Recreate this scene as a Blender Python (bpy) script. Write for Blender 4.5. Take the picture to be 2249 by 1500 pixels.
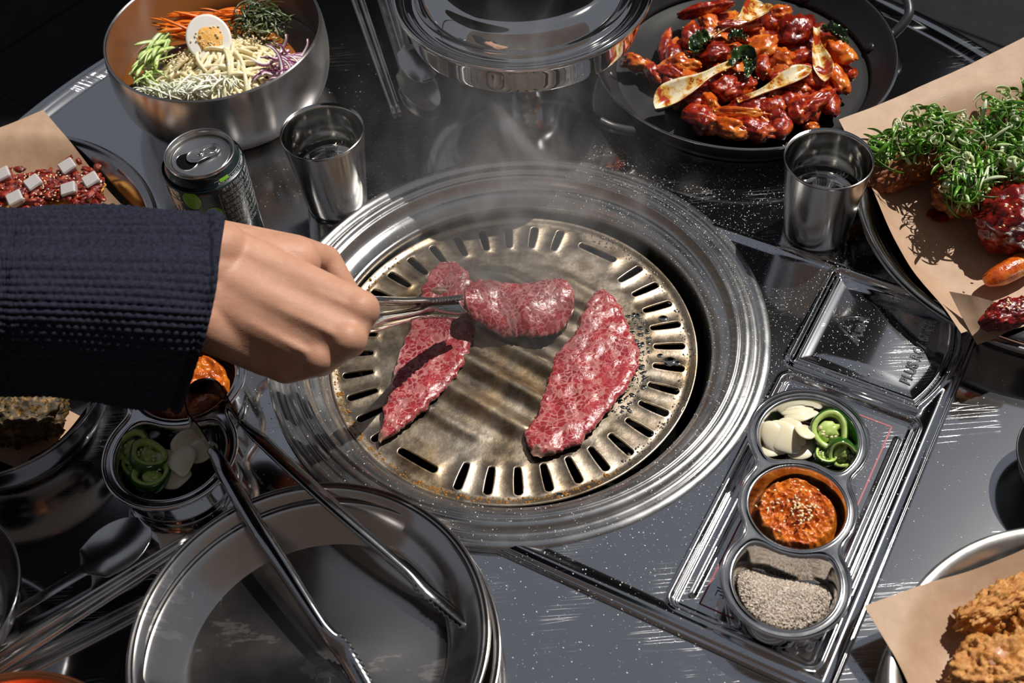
import bpy, bmesh, math, random
import numpy as np
from mathutils import Vector, Matrix, Quaternion, noise as mnoise
sc = bpy.context.scene
for o in list(bpy.data.objects): bpy.data.objects.remove(o)
COL = sc.collection
PI = math.pi
# ------------------------------------------------------------------ camera
FPX, PITCH, ROLL = 2814.0, math.radians(50.72), math.radians(-4.743)
CAM = Vector((-0.0047, -0.6623, 0.80))
_c, _s = math.cos(ROLL), math.sin(ROLL)
FW = Vector((0, math.cos(PITCH), -math.sin(PITCH))); RT = Vector((1, 0, 0)); UP = RT.cross(FW)
CR = _c * RT + _s * UP; CU = -_s * RT + _c * UP
cd = bpy.data.cameras.new('camera'); cam = bpy.data.objects.new('camera', cd); COL.objects.link(cam)
cd.sensor_width = 36.0; cd.lens = 36.0 * FPX / 2249.0; cd.clip_start = 0.02; cd.clip_end = 60
R3 = Matrix((CR, CU, -FW)).transposed()
cam.matrix_world = Matrix.Translation(CAM) @ R3.to_4x4()
cd.dof.use_dof = True; cd.dof.focus_distance = 1.03; cd.dof.aperture_fstop = 9.0
sc.camera = cam
# ------------------------------------------------------------------ light and exposure
w = bpy.data.worlds.new('sky'); sc.world = w; w.use_nodes = True
bg = w.node_tree.nodes['Background']; bg.inputs[0].default_value = (0.80, 0.86, 1.0, 1); bg.inputs[1].default_value = 0.185
SUN_TO = Vector((0.50, 0.40, 1.0)).normalized()
sl = bpy.data.lights.new('sun', 'SUN'); sl.energy = 4.4; sl.angle = math.radians(0.6); sl.color = (1.0, 0.95, 0.88)
so = bpy.data.objects.new('sun', sl); COL.objects.link(so); so.location = (1.2, 1.0, 2.4)
so.rotation_euler = SUN_TO.to_track_quat('Z', 'Y').to_euler()
sc.view_settings.view_transform = 'Standard'; sc.view_settings.look = 'None'
sc.view_settings.gamma = 1.0; sc.view_settings.use_curve_mapping = False
sc.view_settings.exposure = 0.0
sc.cycles.caustics_reflective = False; sc.cycles.caustics_refractive = False
sc.cycles.max_bounces = 8; sc.cycles.glossy_bounces = 5; sc.cycles.transmission_bounces = 6
sc.cycles.volume_bounces = 0; sc.cycles.sample_clamp_indirect = 4.0
sc.cycles.volume_step_rate = 1.0; sc.cycles.volume_max_steps = 48

def at(u, v, z=0.0):
    """point at height z seen at pixel (u, v) of the 2249x1500 frame"""
    d = FW + CR * ((u - 1124.5) / FPX) - CU * ((v - 750.0) / FPX)
    return CAM + d * ((z - CAM.z) / d.z)
def at2(u, v, z=0.0):
    p = at(u, v, z); return (p.x, p.y)

# ------------------------------------------------------------------ mesh helpers
class M:
    def __init__(s): s.v = []; s.f = []; s.mi = []
    def add(s, V, F, mi=0):
        b = len(s.v); s.v.extend([tuple(p) for p in V]); s.f.extend([tuple(i + b for i in f) for f in F]); s.mi.extend([mi] * len(F)); return s
def mesh_of(m, name, mats, origin=(0, 0, 0), smooth=True):
    me = bpy.data.meshes.new(name)
    ox, oy, oz = origin
    me.from_pydata([(p[0] - ox, p[1] - oy, p[2] - oz) for p in m.v], [], m.f)
    if not isinstance(mats, (list, tuple)): mats = [mats]
    for a in mats: me.materials.append(a)
    if any(m.mi): me.polygons.foreach_set('material_index', m.mi)
    if smooth: me.polygons.foreach_set('use_smooth', [True] * len(me.polygons))
    me.update(); return me
def tag(o, label=None, cat=None, group=None, kind=None):
    if label: o['label'] = label
    if cat: o['category'] = cat
    if group: o['group'] = group
    if kind: o['kind'] = kind
    return o
def empty(name, loc=(0, 0, 0), rz=0.0):
    o = bpy.data.objects.new(name, None); COL.objects.link(o); o.location = loc; o.rotation_euler = (0, 0, rz); o.empty_display_size = 0.01
    return o
def link(name, me, parent=None, loc=(0, 0, 0)):
    o = bpy.data.objects.new(name, me); COL.objects.link(o); o.location = loc
    if parent is not None: o.parent = parent
    return o
def part(name, m, mats, parent, smooth=True, world=False):
    """a part of a thing; world=True: vertices given in world space, parent unrotated"""
    org = tuple(parent.location) if world else (0, 0, 0)
    if world and parent.parent is not None: org = tuple(parent.location + parent.parent.location)
    return link(name, mesh_of(m, name, mats, org, smooth), parent)
def thing1(name, m, mats, label, cat, group=None, kind=None, smooth=True, base=None):
    """a thing that is one mesh; vertices in world space"""
    if base is None:
        a = np.array(m.v); base = (float(a[:, 0].mean()), float(a[:, 1].mean()), float(a[:, 2].min()))
    o = link(name, mesh_of(m, name, mats, base, smooth), None, base)
    return tag(o, label, cat, group, kind)
def lathe(prof, n=64, c=(0, 0), capb=False, capt=False):
    V = []; F = []
    for (r, z) in prof:
        for k in range(n):
            a = 2 * PI * k / n; V.append((c[0] + r * math.cos(a), c[1] + r * math.sin(a), z))
    for i in range(len(prof) - 1):
        for k in range(n):
            k2 = (k + 1) % n; F.append((i * n + k, i * n + k2, (i + 1) * n + k2, (i + 1) * n + k))
    if capb: F.append(tuple(range(n))[::-1])
    if capt: F.append(tuple((len(prof) - 1) * n + k for k in range(n)))
    return V, F
def fine(prof, sub=4):
    """Catmull-Rom refinement of a profile or path (any dimension)"""
    P = [Vector(list(p) + [0] * (3 - len(p))) for p in prof]; out = []
    for i in range(len(P) - 1):
        p0 = P[max(i - 1, 0)]; p1 = P[i]; p2 = P[i + 1]; p3 = P[min(i + 2, len(P) - 1)]
        for k in range(sub):
            t = k / sub
            out.append(0.5 * ((2 * p1) + (p2 - p0) * t + (2 * p0 - 5 * p1 + 4 * p2 - p3) * t * t + (3 * p1 - p0 - 3 * p2 + p3) * t ** 3))
    out.append(P[-1]); return out
def fine2(prof, sub=4): return [(p.x, p.y) for p in fine(prof, sub)]
def frames(path, up=Vector((0, 0, 1))):
    T = []
    for i in range(len(path)):
        a = path[max(i - 1, 0)]; b = path[min(i + 1, len(path) - 1)]
        t = (b - a); T.append(t.normalized() if t.length > 1e-9 else Vector((1, 0, 0)))
    n = up - T[0] * up.dot(T[0])
    if n.length < 1e-4: n = Vector((1, 0, 0)) - T[0] * T[0].x
    n.normalize(); N = [n]
    for i in range(1, len(path)):
        n = N[-1] - T[i] * N[-1].dot(T[i]); n.normalize(); N.append(n)
    return T, N
def tube(path, rad, n=8, flat=1.0, cap=True, up=Vector((0, 0, 1)), closed=False):
    path = [Vector(p) for p in path]; T, N = frames(path, up); V = []; F = []
    L = len(path)
    for i, p in enumerate(path):
        r = rad(i / (L - 1)) if callable(rad) else rad
        b = T[i].cross(N[i])
        for k in range(n):
            a = 2 * PI * k / n; V.append(p + b * (r * math.cos(a)) + N[i] * (r * flat * math.sin(a)))
    for i in range(L if closed else L - 1):
        j = (i + 1) % L
        for k in range(n):
            k2 = (k + 1) % n; F.append((i * n + k, i * n + k2, j * n + k2, j * n + k))
    if cap and not closed:
        F.append(tuple(range(n))[::-1]); F.append(tuple((L - 1) * n + k for k in range(n)))
    return V, F
def sweep(path, sect, ups, closed_sect=True, cap=True):
    """path of Vectors, sect(i,t)-> list of (b, n) offsets, ups: list of up vectors"""
    path = [Vector(p) for p in path]; L = len(path); V = []; F = []; n = None
    for i, p in enumerate(path):
        a = path[max(i - 1, 0)]; b_ = path[min(i + 1, L - 1)]; t = (b_ - a).normalized()
        u = ups[i] if isinstance(ups, list) else ups
        nn = (u - t * u.dot(t)).normalized(); bb = t.cross(nn)
        S = sect(i, i / (L - 1)); n = len(S)
        for (x, y) in S: V.append(p + bb * x + nn * y)
    for i in range(L - 1):
        for k in range(n if closed_sect else n - 1):
            k2 = (k + 1) % n; F.append((i * n + k, i * n + k2, (i + 1) * n + k2, (i + 1) * n + k))
    if cap and closed_sect:
        F.append(tuple(range(n))[::-1]); F.append(tuple((L - 1) * n + k for k in range(n)))
    return V, F
def gridf(P, closed_u=False):
    """P: array [nu][nv] of points -> quads"""
    nu = len(P); nv = len(P[0]); V = [p for row in P for p in row]; F = []
    for i in range(nu if closed_u else nu - 1):
        i2 = (i + 1) % nu
        for j in range(nv - 1): F.append((i * nv + j, i2 * nv + j, i2 * nv + j + 1, i * nv + j + 1))
    return V, F
_ICO = {}
def ico(sub):
    if sub not in _ICO:
        bm = bmesh.new(); bmesh.ops.create_icosphere(bm, subdivisions=sub, radius=1.0)
        bm.verts.ensure_lookup_table()
        _ICO[sub] = ([v.co.copy() for v in bm.verts], [tuple(v.index for v in f.verts) for f in bm.faces]); bm.free()
    return _ICO[sub]
def fbm(p, oct=4, gain=0.5):
    a = 1.0; s = 0.0
    for k in range(oct): s += a * mnoise.noise(p); p = p * 2.03 + Vector((3.1, 1.7, 5.3)); a *= gain
    return s
def blob(c, rad, sub=3, amp=0.2, freq=1.2, seed=0, rot=None, oct=3, crumb=0.0, cfreq=6.0, flatz=None):
    V0, F0 = ico(sub); V = []; off = Vector((seed * 7.13, seed * 3.7, seed * 1.9)); c = Vector(c); rad = Vector(rad)
    mr = min(rad)
    for p in V0:
        d = 1.0 + amp * fbm(p * freq + off, oct)
        q = Vector((p.x * rad.x, p.y * rad.y, p.z * rad.z)) * d
        if crumb:
            wv = Vector((p.x * rad.x, p.y * rad.y, p.z * rad.z)) / mr
            e = abs(mnoise.noise(wv * cfreq + off)) + 0.6 * abs(mnoise.noise(wv * cfreq * 2.1 + off)) + 0.5 * abs(mnoise.noise(wv * cfreq * 4.3 + off))
            q += p * (crumb * mr * (e - 0.5))
        if rot is not None: q = rot @ q
        V.append(c + q)
    if flatz is not None: V = [Vector((p.x, p.y, max(p.z, flatz + (p.z - flatz) * 0.05))) for p in V]
    return V, F0
def sstep(a, b, x):
    t = np.clip((x - a) / (b - a), 0, 1); return t * t * (3 - 2 * t)
def ss(a, b, x):
    t = min(1.0, max(0.0, (x - a) / (b - a))); return t * t * (3 - 2 * t)
def rotz(a): return Matrix.Rotation(a, 3, 'Z')
def eul(x, y, z): return (Matrix.Rotation(z, 3, 'Z') @ Matrix.Rotation(y, 3, 'Y') @ Matrix.Rotation(x, 3, 'X'))

# ------------------------------------------------------------------ materials
def newmat(name):
    m = bpy.data.materials.new(name); m.use_nodes = True; nt = m.node_tree
    return m, nt, nt.nodes['Principled BSDF']
def nd(nt, t, **kw):
    n = nt.nodes.new(t)
    for k, v in kw.items():
        if k.startswith('i_'):
            key = k[2:]; n.inputs[int(key) if key.isdigit() else key.replace('_', ' ')].default_value = v
        else: setattr(n, k, v)
    return n
def ramp(nt, src, stops, interp='LINEAR'):
    r = nt.nodes.new('ShaderNodeValToRGB'); r.color_ramp.interpolation = interp; e = r.color_ramp.elements
    while len(e) < len(stops): e.new(0.5)
    for k, (p, c) in enumerate(stops):
        e[k].position = p; e[k].color = (c, c, c, 1) if isinstance(c, (int, float)) else (c[0], c[1], c[2], 1)
    nt.links.new(src, r.inputs[0]); return r
def coords(nt, scale=(1, 1, 1), kind='Object', rot=(0, 0, 0)):
    tc = nt.nodes.new('ShaderNodeTexCoord'); mp = nt.nodes.new('ShaderNodeMapping')
    mp.inputs['Scale'].default_value = scale; mp.inputs['Rotation'].default_value = rot
    nt.links.new(tc.outputs[kind], mp.inputs[0]); return mp.outputs[0]
def noisen(nt, vec, scale, detail=4, rough=0.5, dist=0.0):
    n = nt.nodes.new('ShaderNodeTexNoise'); n.inputs['Scale'].default_value = scale; n.inputs['Detail'].default_value = detail
    n.inputs['Roughness'].default_value = rough; n.inputs['Distortion'].default_value = dist
    nt.links.new(vec, n.inputs['Vector']); return n.outputs['Fac']
def voro(nt, vec, scale, feature='F1', rnd=1.0):
    n = nt.nodes.new('ShaderNodeTexVoronoi'); n.feature = feature; n.inputs['Scale'].default_value = scale; n.inputs['Randomness'].default_value = rnd
    nt.links.new(vec, n.inputs['Vector']); return n
def bump(nt, h, strength, dist, bsdf, prev=None):
    b = nt.nodes.new('ShaderNodeBump'); b.inputs['Strength'].default_value = strength; b.inputs['Distance'].default_value = dist
    nt.links.new(h, b.inputs['Height'])
    if prev is not None: nt.links.new(prev.outputs[0], b.inputs['Normal'])
    nt.links.new(b.outputs[0], bsdf.inputs['Normal']); return b
def mixc(nt, fac, a, b, mode='MIX'):
    n = nt.nodes.new('ShaderNodeMix'); n.data_type = 'RGBA'; n.blend_type = mode
    for sock, val in ((n.inputs[0], fac), (n.inputs[6], a), (n.inputs[7], b)):
        if hasattr(val, 'is_output'): nt.links.new(val, sock)
        elif isinstance(val, (int, float)): sock.default_value = val
        else: sock.default_value = (val[0], val[1], val[2], 1)
    return n.outputs[2]
def mathn(nt, op, a, b=None):
    n = nt.nodes.new('ShaderNodeMath'); n.operation = op
    for k, val in enumerate((a, b)):
        if val is None: continue
        if hasattr(val, 'is_output'): nt.links.new(val, n.inputs[k])
        else: n.inputs[k].default_value = val
    return n.outputs[0]

def steel(name, col=(0.62, 0.62, 0.63), rough=0.15, brush=None, bstr=0.15, scratch=0.0, aniso=0.0, wavy=0.0, smudge=0.05):
    m, nt, b = newmat(name); b.inputs['Metallic'].default_value = 1.0; b.inputs['Base Color'].default_value = (*col, 1)
    vec = coords(nt)
    f = noisen(nt, vec, 30, 4, 0.6)
    r = ramp(nt, f, [(0.3, max(0.01, rough - smudge)), (0.7, rough + smudge)]); nt.links.new(r.outputs[0], b.inputs['Roughness'])
    prev = None
    if wavy: prev = bump(nt, noisen(nt, vec, 9, 1, 0.4), wavy, 0.01, b)
    if brush: prev = bump(nt, noisen(nt, coords(nt, brush), 1.0, 5, 0.7), bstr, 0.0006, b, prev)
    if scratch:
        acc = None
        for k, (sx, sy, ro) in enumerate(((9, 260, 0.95), (12, 300, 0.2), (8, 280, -0.75), (10, 240, 1.45))):
            v = coords(nt, (sx, sy, 1), rot=(0, 0, ro)); vn = voro(nt, v, 1.0, 'DISTANCE_TO_EDGE')
            s = ramp(nt, vn.outputs['Distance'], [(0.0, 1.0), (0.006, 0.0)]).outputs[0]
            msk = ramp(nt, noisen(nt, coords(nt, (1, 1, 1), rot=(0, 0, k)), 9 + 2 * k, 3), [(0.59, 0.0), (0.70, 1.0)]).outputs[0]
            s = mathn(nt, 'MULTIPLY', s, msk); acc = s if acc is None else mathn(nt, 'MAXIMUM', acc, s)
        rr = mathn(nt, 'MULTIPLY_ADD', acc, scratch); rr.node.inputs[2].default_value = rough
        nt.links.new(rr, b.inputs['Roughness'])
        bump(nt, acc, 0.15, 0.0002, b, prev)
    if aniso:
        b.inputs['Anisotropic'].default_value = aniso; b.inputs['Anisotropic Rotation'].default_value = 0.25; tg = nt.nodes.new('ShaderNodeTangent'); tg.direction_type = 'RADIAL'; tg.axis = 'Z'; nt.links.new(tg.outputs[0], b.inputs['Tangent'])
    return m
def plain(name, col, rough=0.5, metal=0.0, sss=0.0, coat=0.0, vscale=0.0, vcol=None, bscale=0.0, bstr=0.3, bdist=0.001, spec=0.5):
    m, nt, b = newmat(name); b.inputs['Base Color'].default_value = (*col, 1); b.inputs['Roughness'].default_value = rough
    b.inputs['Metallic'].default_value = metal; b.inputs['Specular IOR Level'].default_value = spec
    if sss: b.inputs['Subsurface Weight'].default_value = sss; b.inputs['Subsurface Radius'].default_value = (0.006, 0.003, 0.002); b.inputs['Subsurface Scale'].default_value = 0.6
    if coat: b.inputs['Coat Weight'].default_value = coat; b.inputs['Coat Roughness'].default_value = 0.08
    vec = coords(nt)
    if vcol is not None:
        f = noisen(nt, vec, vscale, 5, 0.6); r = ramp(nt, f, [(0.35, col), (0.65, vcol)]); nt.links.new(r.outputs[0], b.inputs['Base Color'])
    if bscale: bump(nt, noisen(nt, vec, bscale, 5, 0.6), bstr, bdist, b)
    return m

MAT = {}
MAT['table'] = steel('table_steel', (0.66, 0.66, 0.67), 0.085, scratch=0.30, wavy=0.05)
MAT['panel'] = steel('panel_steel', (0.66, 0.66, 0.67), 0.10, wavy=0.05, scratch=0.2)
MAT['mirror'] = steel('polished_steel', (0.72, 0.71, 0.70), 0.045, smudge=0.02)
MAT['ring'] = steel('ring_steel', (0.56, 0.56, 0.56), 0.26, wavy=0.02, smudge=0.06, aniso=0.5)
MAT['brushed'] = steel('brushed_steel', (0.66, 0.63, 0.60), 0.24, brush=(18, 18, 1500), bstr=0.06, aniso=0.75)
MAT['cup'] = steel('cup_steel', (0.66, 0.64, 0.62), 0.20, aniso=0.7)
MAT['cupin'] = steel('cup_inner_steel', (0.82, 0.80, 0.76), 0.11, smudge=0.03, aniso=0.6)
MAT['tray'] = steel('tray_steel', (0.62, 0.62, 0.62), 0.13, smudge=0.05, wavy=0.02)
MAT['dish'] = steel('dish_steel', (0.50, 0.48, 0.47), 0.16, brush=(20, 1200, 20), bstr=0.03, aniso=0.5)
def smear():
    m = steel('smeared_dish_steel', (0.52, 0.49, 0.47), 0.16, smudge=0.015, aniso=0.5); nt = m.node_tree; b = nt.nodes['Principled BSDF']; lk = [l for l in nt.links if l.to_socket == b.inputs['Roughness']][0].from_socket
    k1 = noisen(nt, coords(nt, (14, 40, 10), rot=(0, 0, 0.25)), 1.0, 6, 0.72); k1 = ramp(nt, k1, [(0.575, 0.0), (0.60, 1.0)]).outputs[0]
    k2 = noisen(nt, coords(nt, (120, 40, 40), rot=(0, 0, 0.5)), 1.0, 5, 0.8); k2 = ramp(nt, k2, [(0.60, 0.0), (0.66, 1.0)]).outputs[0]
    k3 = ramp(nt, noisen(nt, coords(nt), 9, 2), [(0.54, 0.0), (0.62, 1.0)]).outputs[0]
    k = mathn(nt, 'MAXIMUM', mathn(nt, 'MULTIPLY', k1, 0.35), mathn(nt, 'MULTIPLY', k2, k3))
    rr = mathn(nt, 'ADD', lk, mathn(nt, 'MULTIPLY', k, 0.10)); nt.links.new(rr, b.inputs['Roughness'])
    c = mixc(nt, mathn(nt, 'MULTIPLY', mathn(nt, 'MULTIPLY', k2, k3), 0.25), (0.52, 0.49, 0.47), (0.8, 0.8, 0.8)); nt.links.new(c, b.inputs['Base Color']); return m
MAT['smear'] = smear()
MAT['dark_dish'] = steel('dark_dish_steel', (0.34, 0.33, 0.33), 0.16)
MAT['spoon'] = steel('spoon_steel', (0.62, 0.61, 0.60), 0.22)
MAT['tong'] = steel('tong_steel', (0.42, 0.42, 0.42), 0.12)
MAT['can'] = steel('can_aluminium', (0.66, 0.65, 0.64), 0.22, aniso=0.3)
MAT['black_hole'] = plain('hole_black', (0.004, 0.004, 0.004), 0.8, spec=0.05)  # near-black of the burner well; also paints the can opening's dark inside
MAT['pan'] = plain('nonstick_black', (0.018, 0.018, 0.019), 0.33, bscale=900, bstr=0.15, bdist=0.0003)
MAT['pan_handle'] = plain('pan_handle_grey', (0.03, 0.032, 0.034), 0.38, bscale=700, bstr=0.2, bdist=0.0003)
def paper_mat():
    m, nt, b = newmat('parchment'); vec = coords(nt)
    r = ramp(nt, noisen(nt, vec, 60, 6, 0.7), [(0.3, (0.42, 0.27, 0.17)), (0.7, (0.52, 0.35, 0.235))])
    nt.links.new(r.outputs[0], b.inputs['Base Color']); b.inputs['Roughness'].default_value = 0.62
    p = bump(nt, noisen(nt, vec, 22, 3, 0.5), 0.25, 0.004, b); bump(nt, noisen(nt, vec, 900, 3), 0.15, 0.0003, b, p); return m
MAT['paper'] = paper_mat()
def plate_mat():
    m, nt, b = newmat('grill_plate_steel'); b.inputs['Metallic'].default_value = 1.0; vec = coords(nt)
    f = noisen(nt, vec, 22, 6, 0.65, 0.6)
    r = ramp(nt, f, [(0.30, (0.30, 0.21, 0.13)), (0.45, (0.44, 0.35, 0.25)), (0.60, (0.53, 0.45, 0.36)), (0.8, (0.57, 0.52, 0.46))])
    stain = ramp(nt, noisen(nt, vec, 9, 3, 0.6), [(0.56, 0.0), (0.7, 1.0)]).outputs[0]
    c = mixc(nt, stain, r.outputs[0], (0.46, 0.29, 0.12)); nt.links.new(c, b.inputs['Base Color'])
    rr = ramp(nt, noisen(nt, vec, 45, 5, 0.7), [(0.3, 0.22), (0.7, 0.42)]); nt.links.new(rr.outputs[0], b.inputs['Roughness'])
    p = bump(nt, noisen(nt, vec, 12, 2), 0.2, 0.006, b); bump(nt, noisen(nt, vec, 260, 3, 0.6), 0.22, 0.0006, b, p); return m
MAT['plate'] = plate_mat()
MAT['oil'] = plain('browned_oil', (0.30, 0.13, 0.02), 0.08, sss=0.0, coat=0.6)
def glassy(name, col, ior=1.33, rough=0.02):
    m, nt, b = newmat(name); b.inputs['Base Color'].default_value = (*col, 1); b.inputs['Transmission Weight'].default_value = 1.0
    b.inputs['IOR'].default_value = ior; b.inputs['Roughness'].default_value = rough; return m
MAT['water'] = glassy('water', (0.97, 0.97, 0.96))
MAT['film'] = steel('juice_film', (0.62, 0.58, 0.52), 0.05, smudge=0.01)
MAT['speck'] = plain('spatter', (0.90, 0.90, 0.89), 0.25, spec=0.8)
def meat_mat():
    m, nt, b = newmat('marbled_beef'); vec = coords(nt)
    nv = nt.nodes.new('ShaderNodeTexNoise'); nv.inputs['Scale'].default_value = 95; nv.inputs['Detail'].default_value = 3
    nt.links.new(vec, nv.inputs['Vector'])
    wv = nt.nodes.new('ShaderNodeVectorMath'); wv.operation = 'MULTIPLY_ADD'; nt.links.new(nv.outputs['Color'], wv.inputs[0])
    wv.inputs[1].default_value = (0.009, 0.009, 0.009); nt.links.new(vec, wv.inputs[2])
    v1 = voro(nt, wv.outputs[0], 215, 'DISTANCE_TO_EDGE').outputs['Distance']
    sup = ramp(nt, noisen(nt, vec, 55, 3, 0.6), [(0.36, 0.0), (0.62, 1.0)]).outputs[0]
    ridge = mathn(nt, 'ABSOLUTE', mathn(nt, 'SUBTRACT', noisen(nt, vec, 26, 4, 0.6, 0.8), 0.5))
    a1 = mathn(nt, 'ADD', v1, mathn(nt, 'MULTIPLY', sup, 0.10))
    a3 = mathn(nt, 'ADD', mathn(nt, 'MULTIPLY', ridge, 2.4), mathn(nt, 'MULTIPLY', v1, 0.5))
    d = mathn(nt, 'MINIMUM', a1, a3)
    fat = ramp(nt, d, [(0.01, 0.90), (0.07, 0.55), (0.15, 0.0)]).outputs[0]
    vc = voro(nt, wv.outputs[0], 215); sp_ = nt.nodes.new('ShaderNodeSeparateColor'); nt.links.new(vc.outputs['Color'], sp_.inputs[0])
    fat = mathn(nt, 'MAXIMUM', fat, ramp(nt, sp_.outputs[0], [(0.70, 0.0), (0.95, 0.55)]).outputs[0])
    red = ramp(nt, noisen(nt, vec, 90, 4, 0.6), [(0.3, (0.19, 0.010, 0.018)), (0.7, (0.42, 0.038, 0.048))]).outputs[0]
    c = mixc(nt, fat, red, (0.57, 0.25, 0.23)); nt.links.new(c, b.inputs['Base Color'])
    b.inputs['Roughness'].default_value = 0.24; b.inputs['Subsurface Weight'].default_value = 0.15
    b.inputs['Subsurface Radius'].default_value = (0.004, 0.001, 0.001); b.inputs['Subsurface Scale'].default_value = 0.5
    b.inputs['Coat Weight'].default_value = 0.2; b.inputs['Coat Roughness'].default_value = 0.15
    p = bump(nt, v1, 0.30, 0.0010, b); bump(nt, noisen(nt, vec, 420, 4, 0.65), 0.45, 0.0008, b, p); return m
MAT['meat'] = meat_mat()
MAT['seared'] = plain('seared_edge', (0.13, 0.055, 0.035), 0.4, vscale=250, vcol=(0.30, 0.17, 0.12), bscale=500, bstr=0.5, bdist=0.0008)
def skin_mat():
    m, nt, b = newmat('skin'); vec = coords(nt)
    r = ramp(nt, noisen(nt, vec, 45, 4, 0.6), [(0.3, (0.50, 0.255, 0.165)), (0.7, (0.60, 0.33, 0.225))]); nt.links.new(r.outputs[0], b.inputs['Base Color'])
    b.inputs['Roughness'].default_value = 0.5; b.inputs['Specular IOR Level'].default_value = 0.35; b.inputs['Subsurface Weight'].default_value = 0.15
    b.inputs['Subsurface Radius'].default_value = (0.006, 0.0025, 0.0015); b.inputs['Subsurface Scale'].default_value = 0.6
    p = bump(nt, voro(nt, vec, 1100).outputs['Distance'], 0.2, 0.0004, b); p = bump(nt, noisen(nt, coords(nt, (1, 2.2, 1)), 110, 4, 0.6), 0.22, 0.0012, b, p); bump(nt, noisen(nt, vec, 28, 2), 0.25, 0.004, b, p); return m
MAT['skin'] = skin_mat()
MAT['knit'] = plain('navy_knit', (0.010, 0.011, 0.022), 0.9, vscale=500, vcol=(0.028, 0.030, 0.052), bscale=1500, bstr=0.8, bdist=0.0008, spec=0.2)
def sauce(name, c0, c1, c2, sc1=110, rough=0.16):
    m, nt, b = newmat(name); vec = coords(nt)
    r = ramp(nt, noisen(nt, vec, sc1, 5, 0.65), [(0.3, c0), (0.5, c1), (0.72, c2)]); nt.links.new(r.outputs[0], b.inputs['Base Color'])
    b.inputs['Roughness'].default_value = rough; b.inputs['Coat Weight'].default_value = 0.5; b.inputs['Coat Roughness'].default_value = 0.07
    b.inputs['Subsurface Weight'].default_value = 0.08; b.inputs['Subsurface Radius'].default_value = (0.004, 0.0015, 0.0005); b.inputs['Subsurface Scale'].default_value = 0.5
    bump(nt, noisen(nt, vec, sc1 * 3, 4, 0.65), 0.6, 0.0013, b); return m
MAT['glaze'] = sauce('red_glaze', (0.06, 0.003, 0.002), (0.34, 0.020, 0.005), (0.78, 0.17, 0.018), 95)
MAT['glaze_dark'] = sauce('dark_red_glaze', (0.05, 0.003, 0.002), (0.22, 0.012, 0.005), (0.45, 0.045, 0.010), 80)
MAT['glaze_orange'] = sauce('orange_glaze', (0.20, 0.008, 0.003), (0.66, 0.12, 0.010), (0.86, 0.36, 0.05), 70)
MAT['soybean_paste'] = sauce('soybean_paste', (0.30, 0.045, 0.004), (0.56, 0.12, 0.008), (0.74, 0.26, 0.025), 75, 0.2)
MAT['chopped_topping'] = sauce('chopped_topping', (0.035, 0.002, 0.001), (0.20, 0.010, 0.003), (0.50, 0.07, 0.012), 180)
MAT['jam'] = sauce('red_jam_glaze', (0.045, 0.001, 0.002), (0.17, 0.004, 0.004), (0.42, 0.035, 0.012), 110, 0.14)
def crust(name, c0, c1, c2):
    m, nt, b = newmat(name); vec = coords(nt)
    r = ramp(nt, noisen(nt, vec, 160, 6, 0.7), [(0.3, c0), (0.5, c1), (0.7, c2)]); nt.links.new(r.outputs[0], b.inputs['Base Color'])
    b.inputs['Roughness'].default_value = 0.45; bump(nt, noisen(nt, vec, 500, 5, 0.7), 0.6, 0.0012, b); return m
MAT['crust'] = crust('fried_crust', (0.30, 0.085, 0.015), (0.58, 0.25, 0.055), (0.80, 0.47, 0.16))
MAT['crust_gold'] = crust('breadcrumb_crust', (0.50, 0.17, 0.02), (0.72, 0.33, 0.05), (0.82, 0.50, 0.14))
MAT['crust_sauced'] = crust('sauced_crust', (0.05, 0.012, 0.004), (0.22, 0.055, 0.010), (0.46, 0.17, 0.03))
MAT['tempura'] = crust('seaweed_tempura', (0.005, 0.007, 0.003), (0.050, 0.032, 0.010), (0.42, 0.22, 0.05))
MAT['flesh'] = plain('chicken_flesh', (0.60, 0.28, 0.16), 0.35, sss=0.1, vscale=150, vcol=(0.7, 0.42, 0.28), bscale=200, bdist=0.001)
MAT['noodle'] = plain('wheat_noodle', (0.90, 0.76, 0.44), 0.28, sss=0.2, vscale=80, vcol=(0.94, 0.85, 0.60), coat=0.3)
MAT['carrot'] = plain('carrot', (0.86, 0.22, 0.015), 0.32, sss=0.05, vscale=200, vcol=(0.72, 0.14, 0.01))
MAT['cucumber'] = plain('cucumber', (0.74, 0.84, 0.44), 0.28, sss=0.15, vscale=90, vcol=(0.42, 0.62, 0.12))
MAT['cabbage'] = plain('cabbage', (0.93, 0.93, 0.84), 0.32, sss=0.2, vscale=70, vcol=(0.84, 0.88, 0.62))
MAT['seaweed'] = plain('perilla_leaf', (0.018, 0.035, 0.012), 0.32, vscale=160, vcol=(0.09, 0.13, 0.04), coat=0.2)
MAT['seaweed_pale'] = plain('perilla_vein', (0.16, 0.24, 0.06), 0.35, vscale=160, vcol=(0.30, 0.30, 0.22))
MAT['onion_white'] = plain('onion_white', (0.90, 0.82, 0.82), 0.28, sss=0.2, vscale=90, vcol=(0.84, 0.66, 0.70))
MAT['onion_skin'] = plain('onion_purple', (0.24, 0.035, 0.14), 0.28, vscale=90, vcol=(0.42, 0.12, 0.28))
MAT['egg_white'] = plain('egg_white', (0.86, 0.84, 0.79), 0.30, sss=0.25)
MAT['yolk'] = plain('egg_yolk', (0.86, 0.42, 0.07), 0.55, vscale=300, vcol=(0.90, 0.52, 0.14), bscale=500, bstr=0.6, bdist=0.001)
MAT['sesame'] = plain('sesame', (0.78, 0.58, 0.30), 0.4, vscale=300, vcol=(0.86, 0.72, 0.46))
MAT['broth'] = plain('broth', (0.26, 0.085, 0.012), 0.04, coat=0.4)
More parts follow.
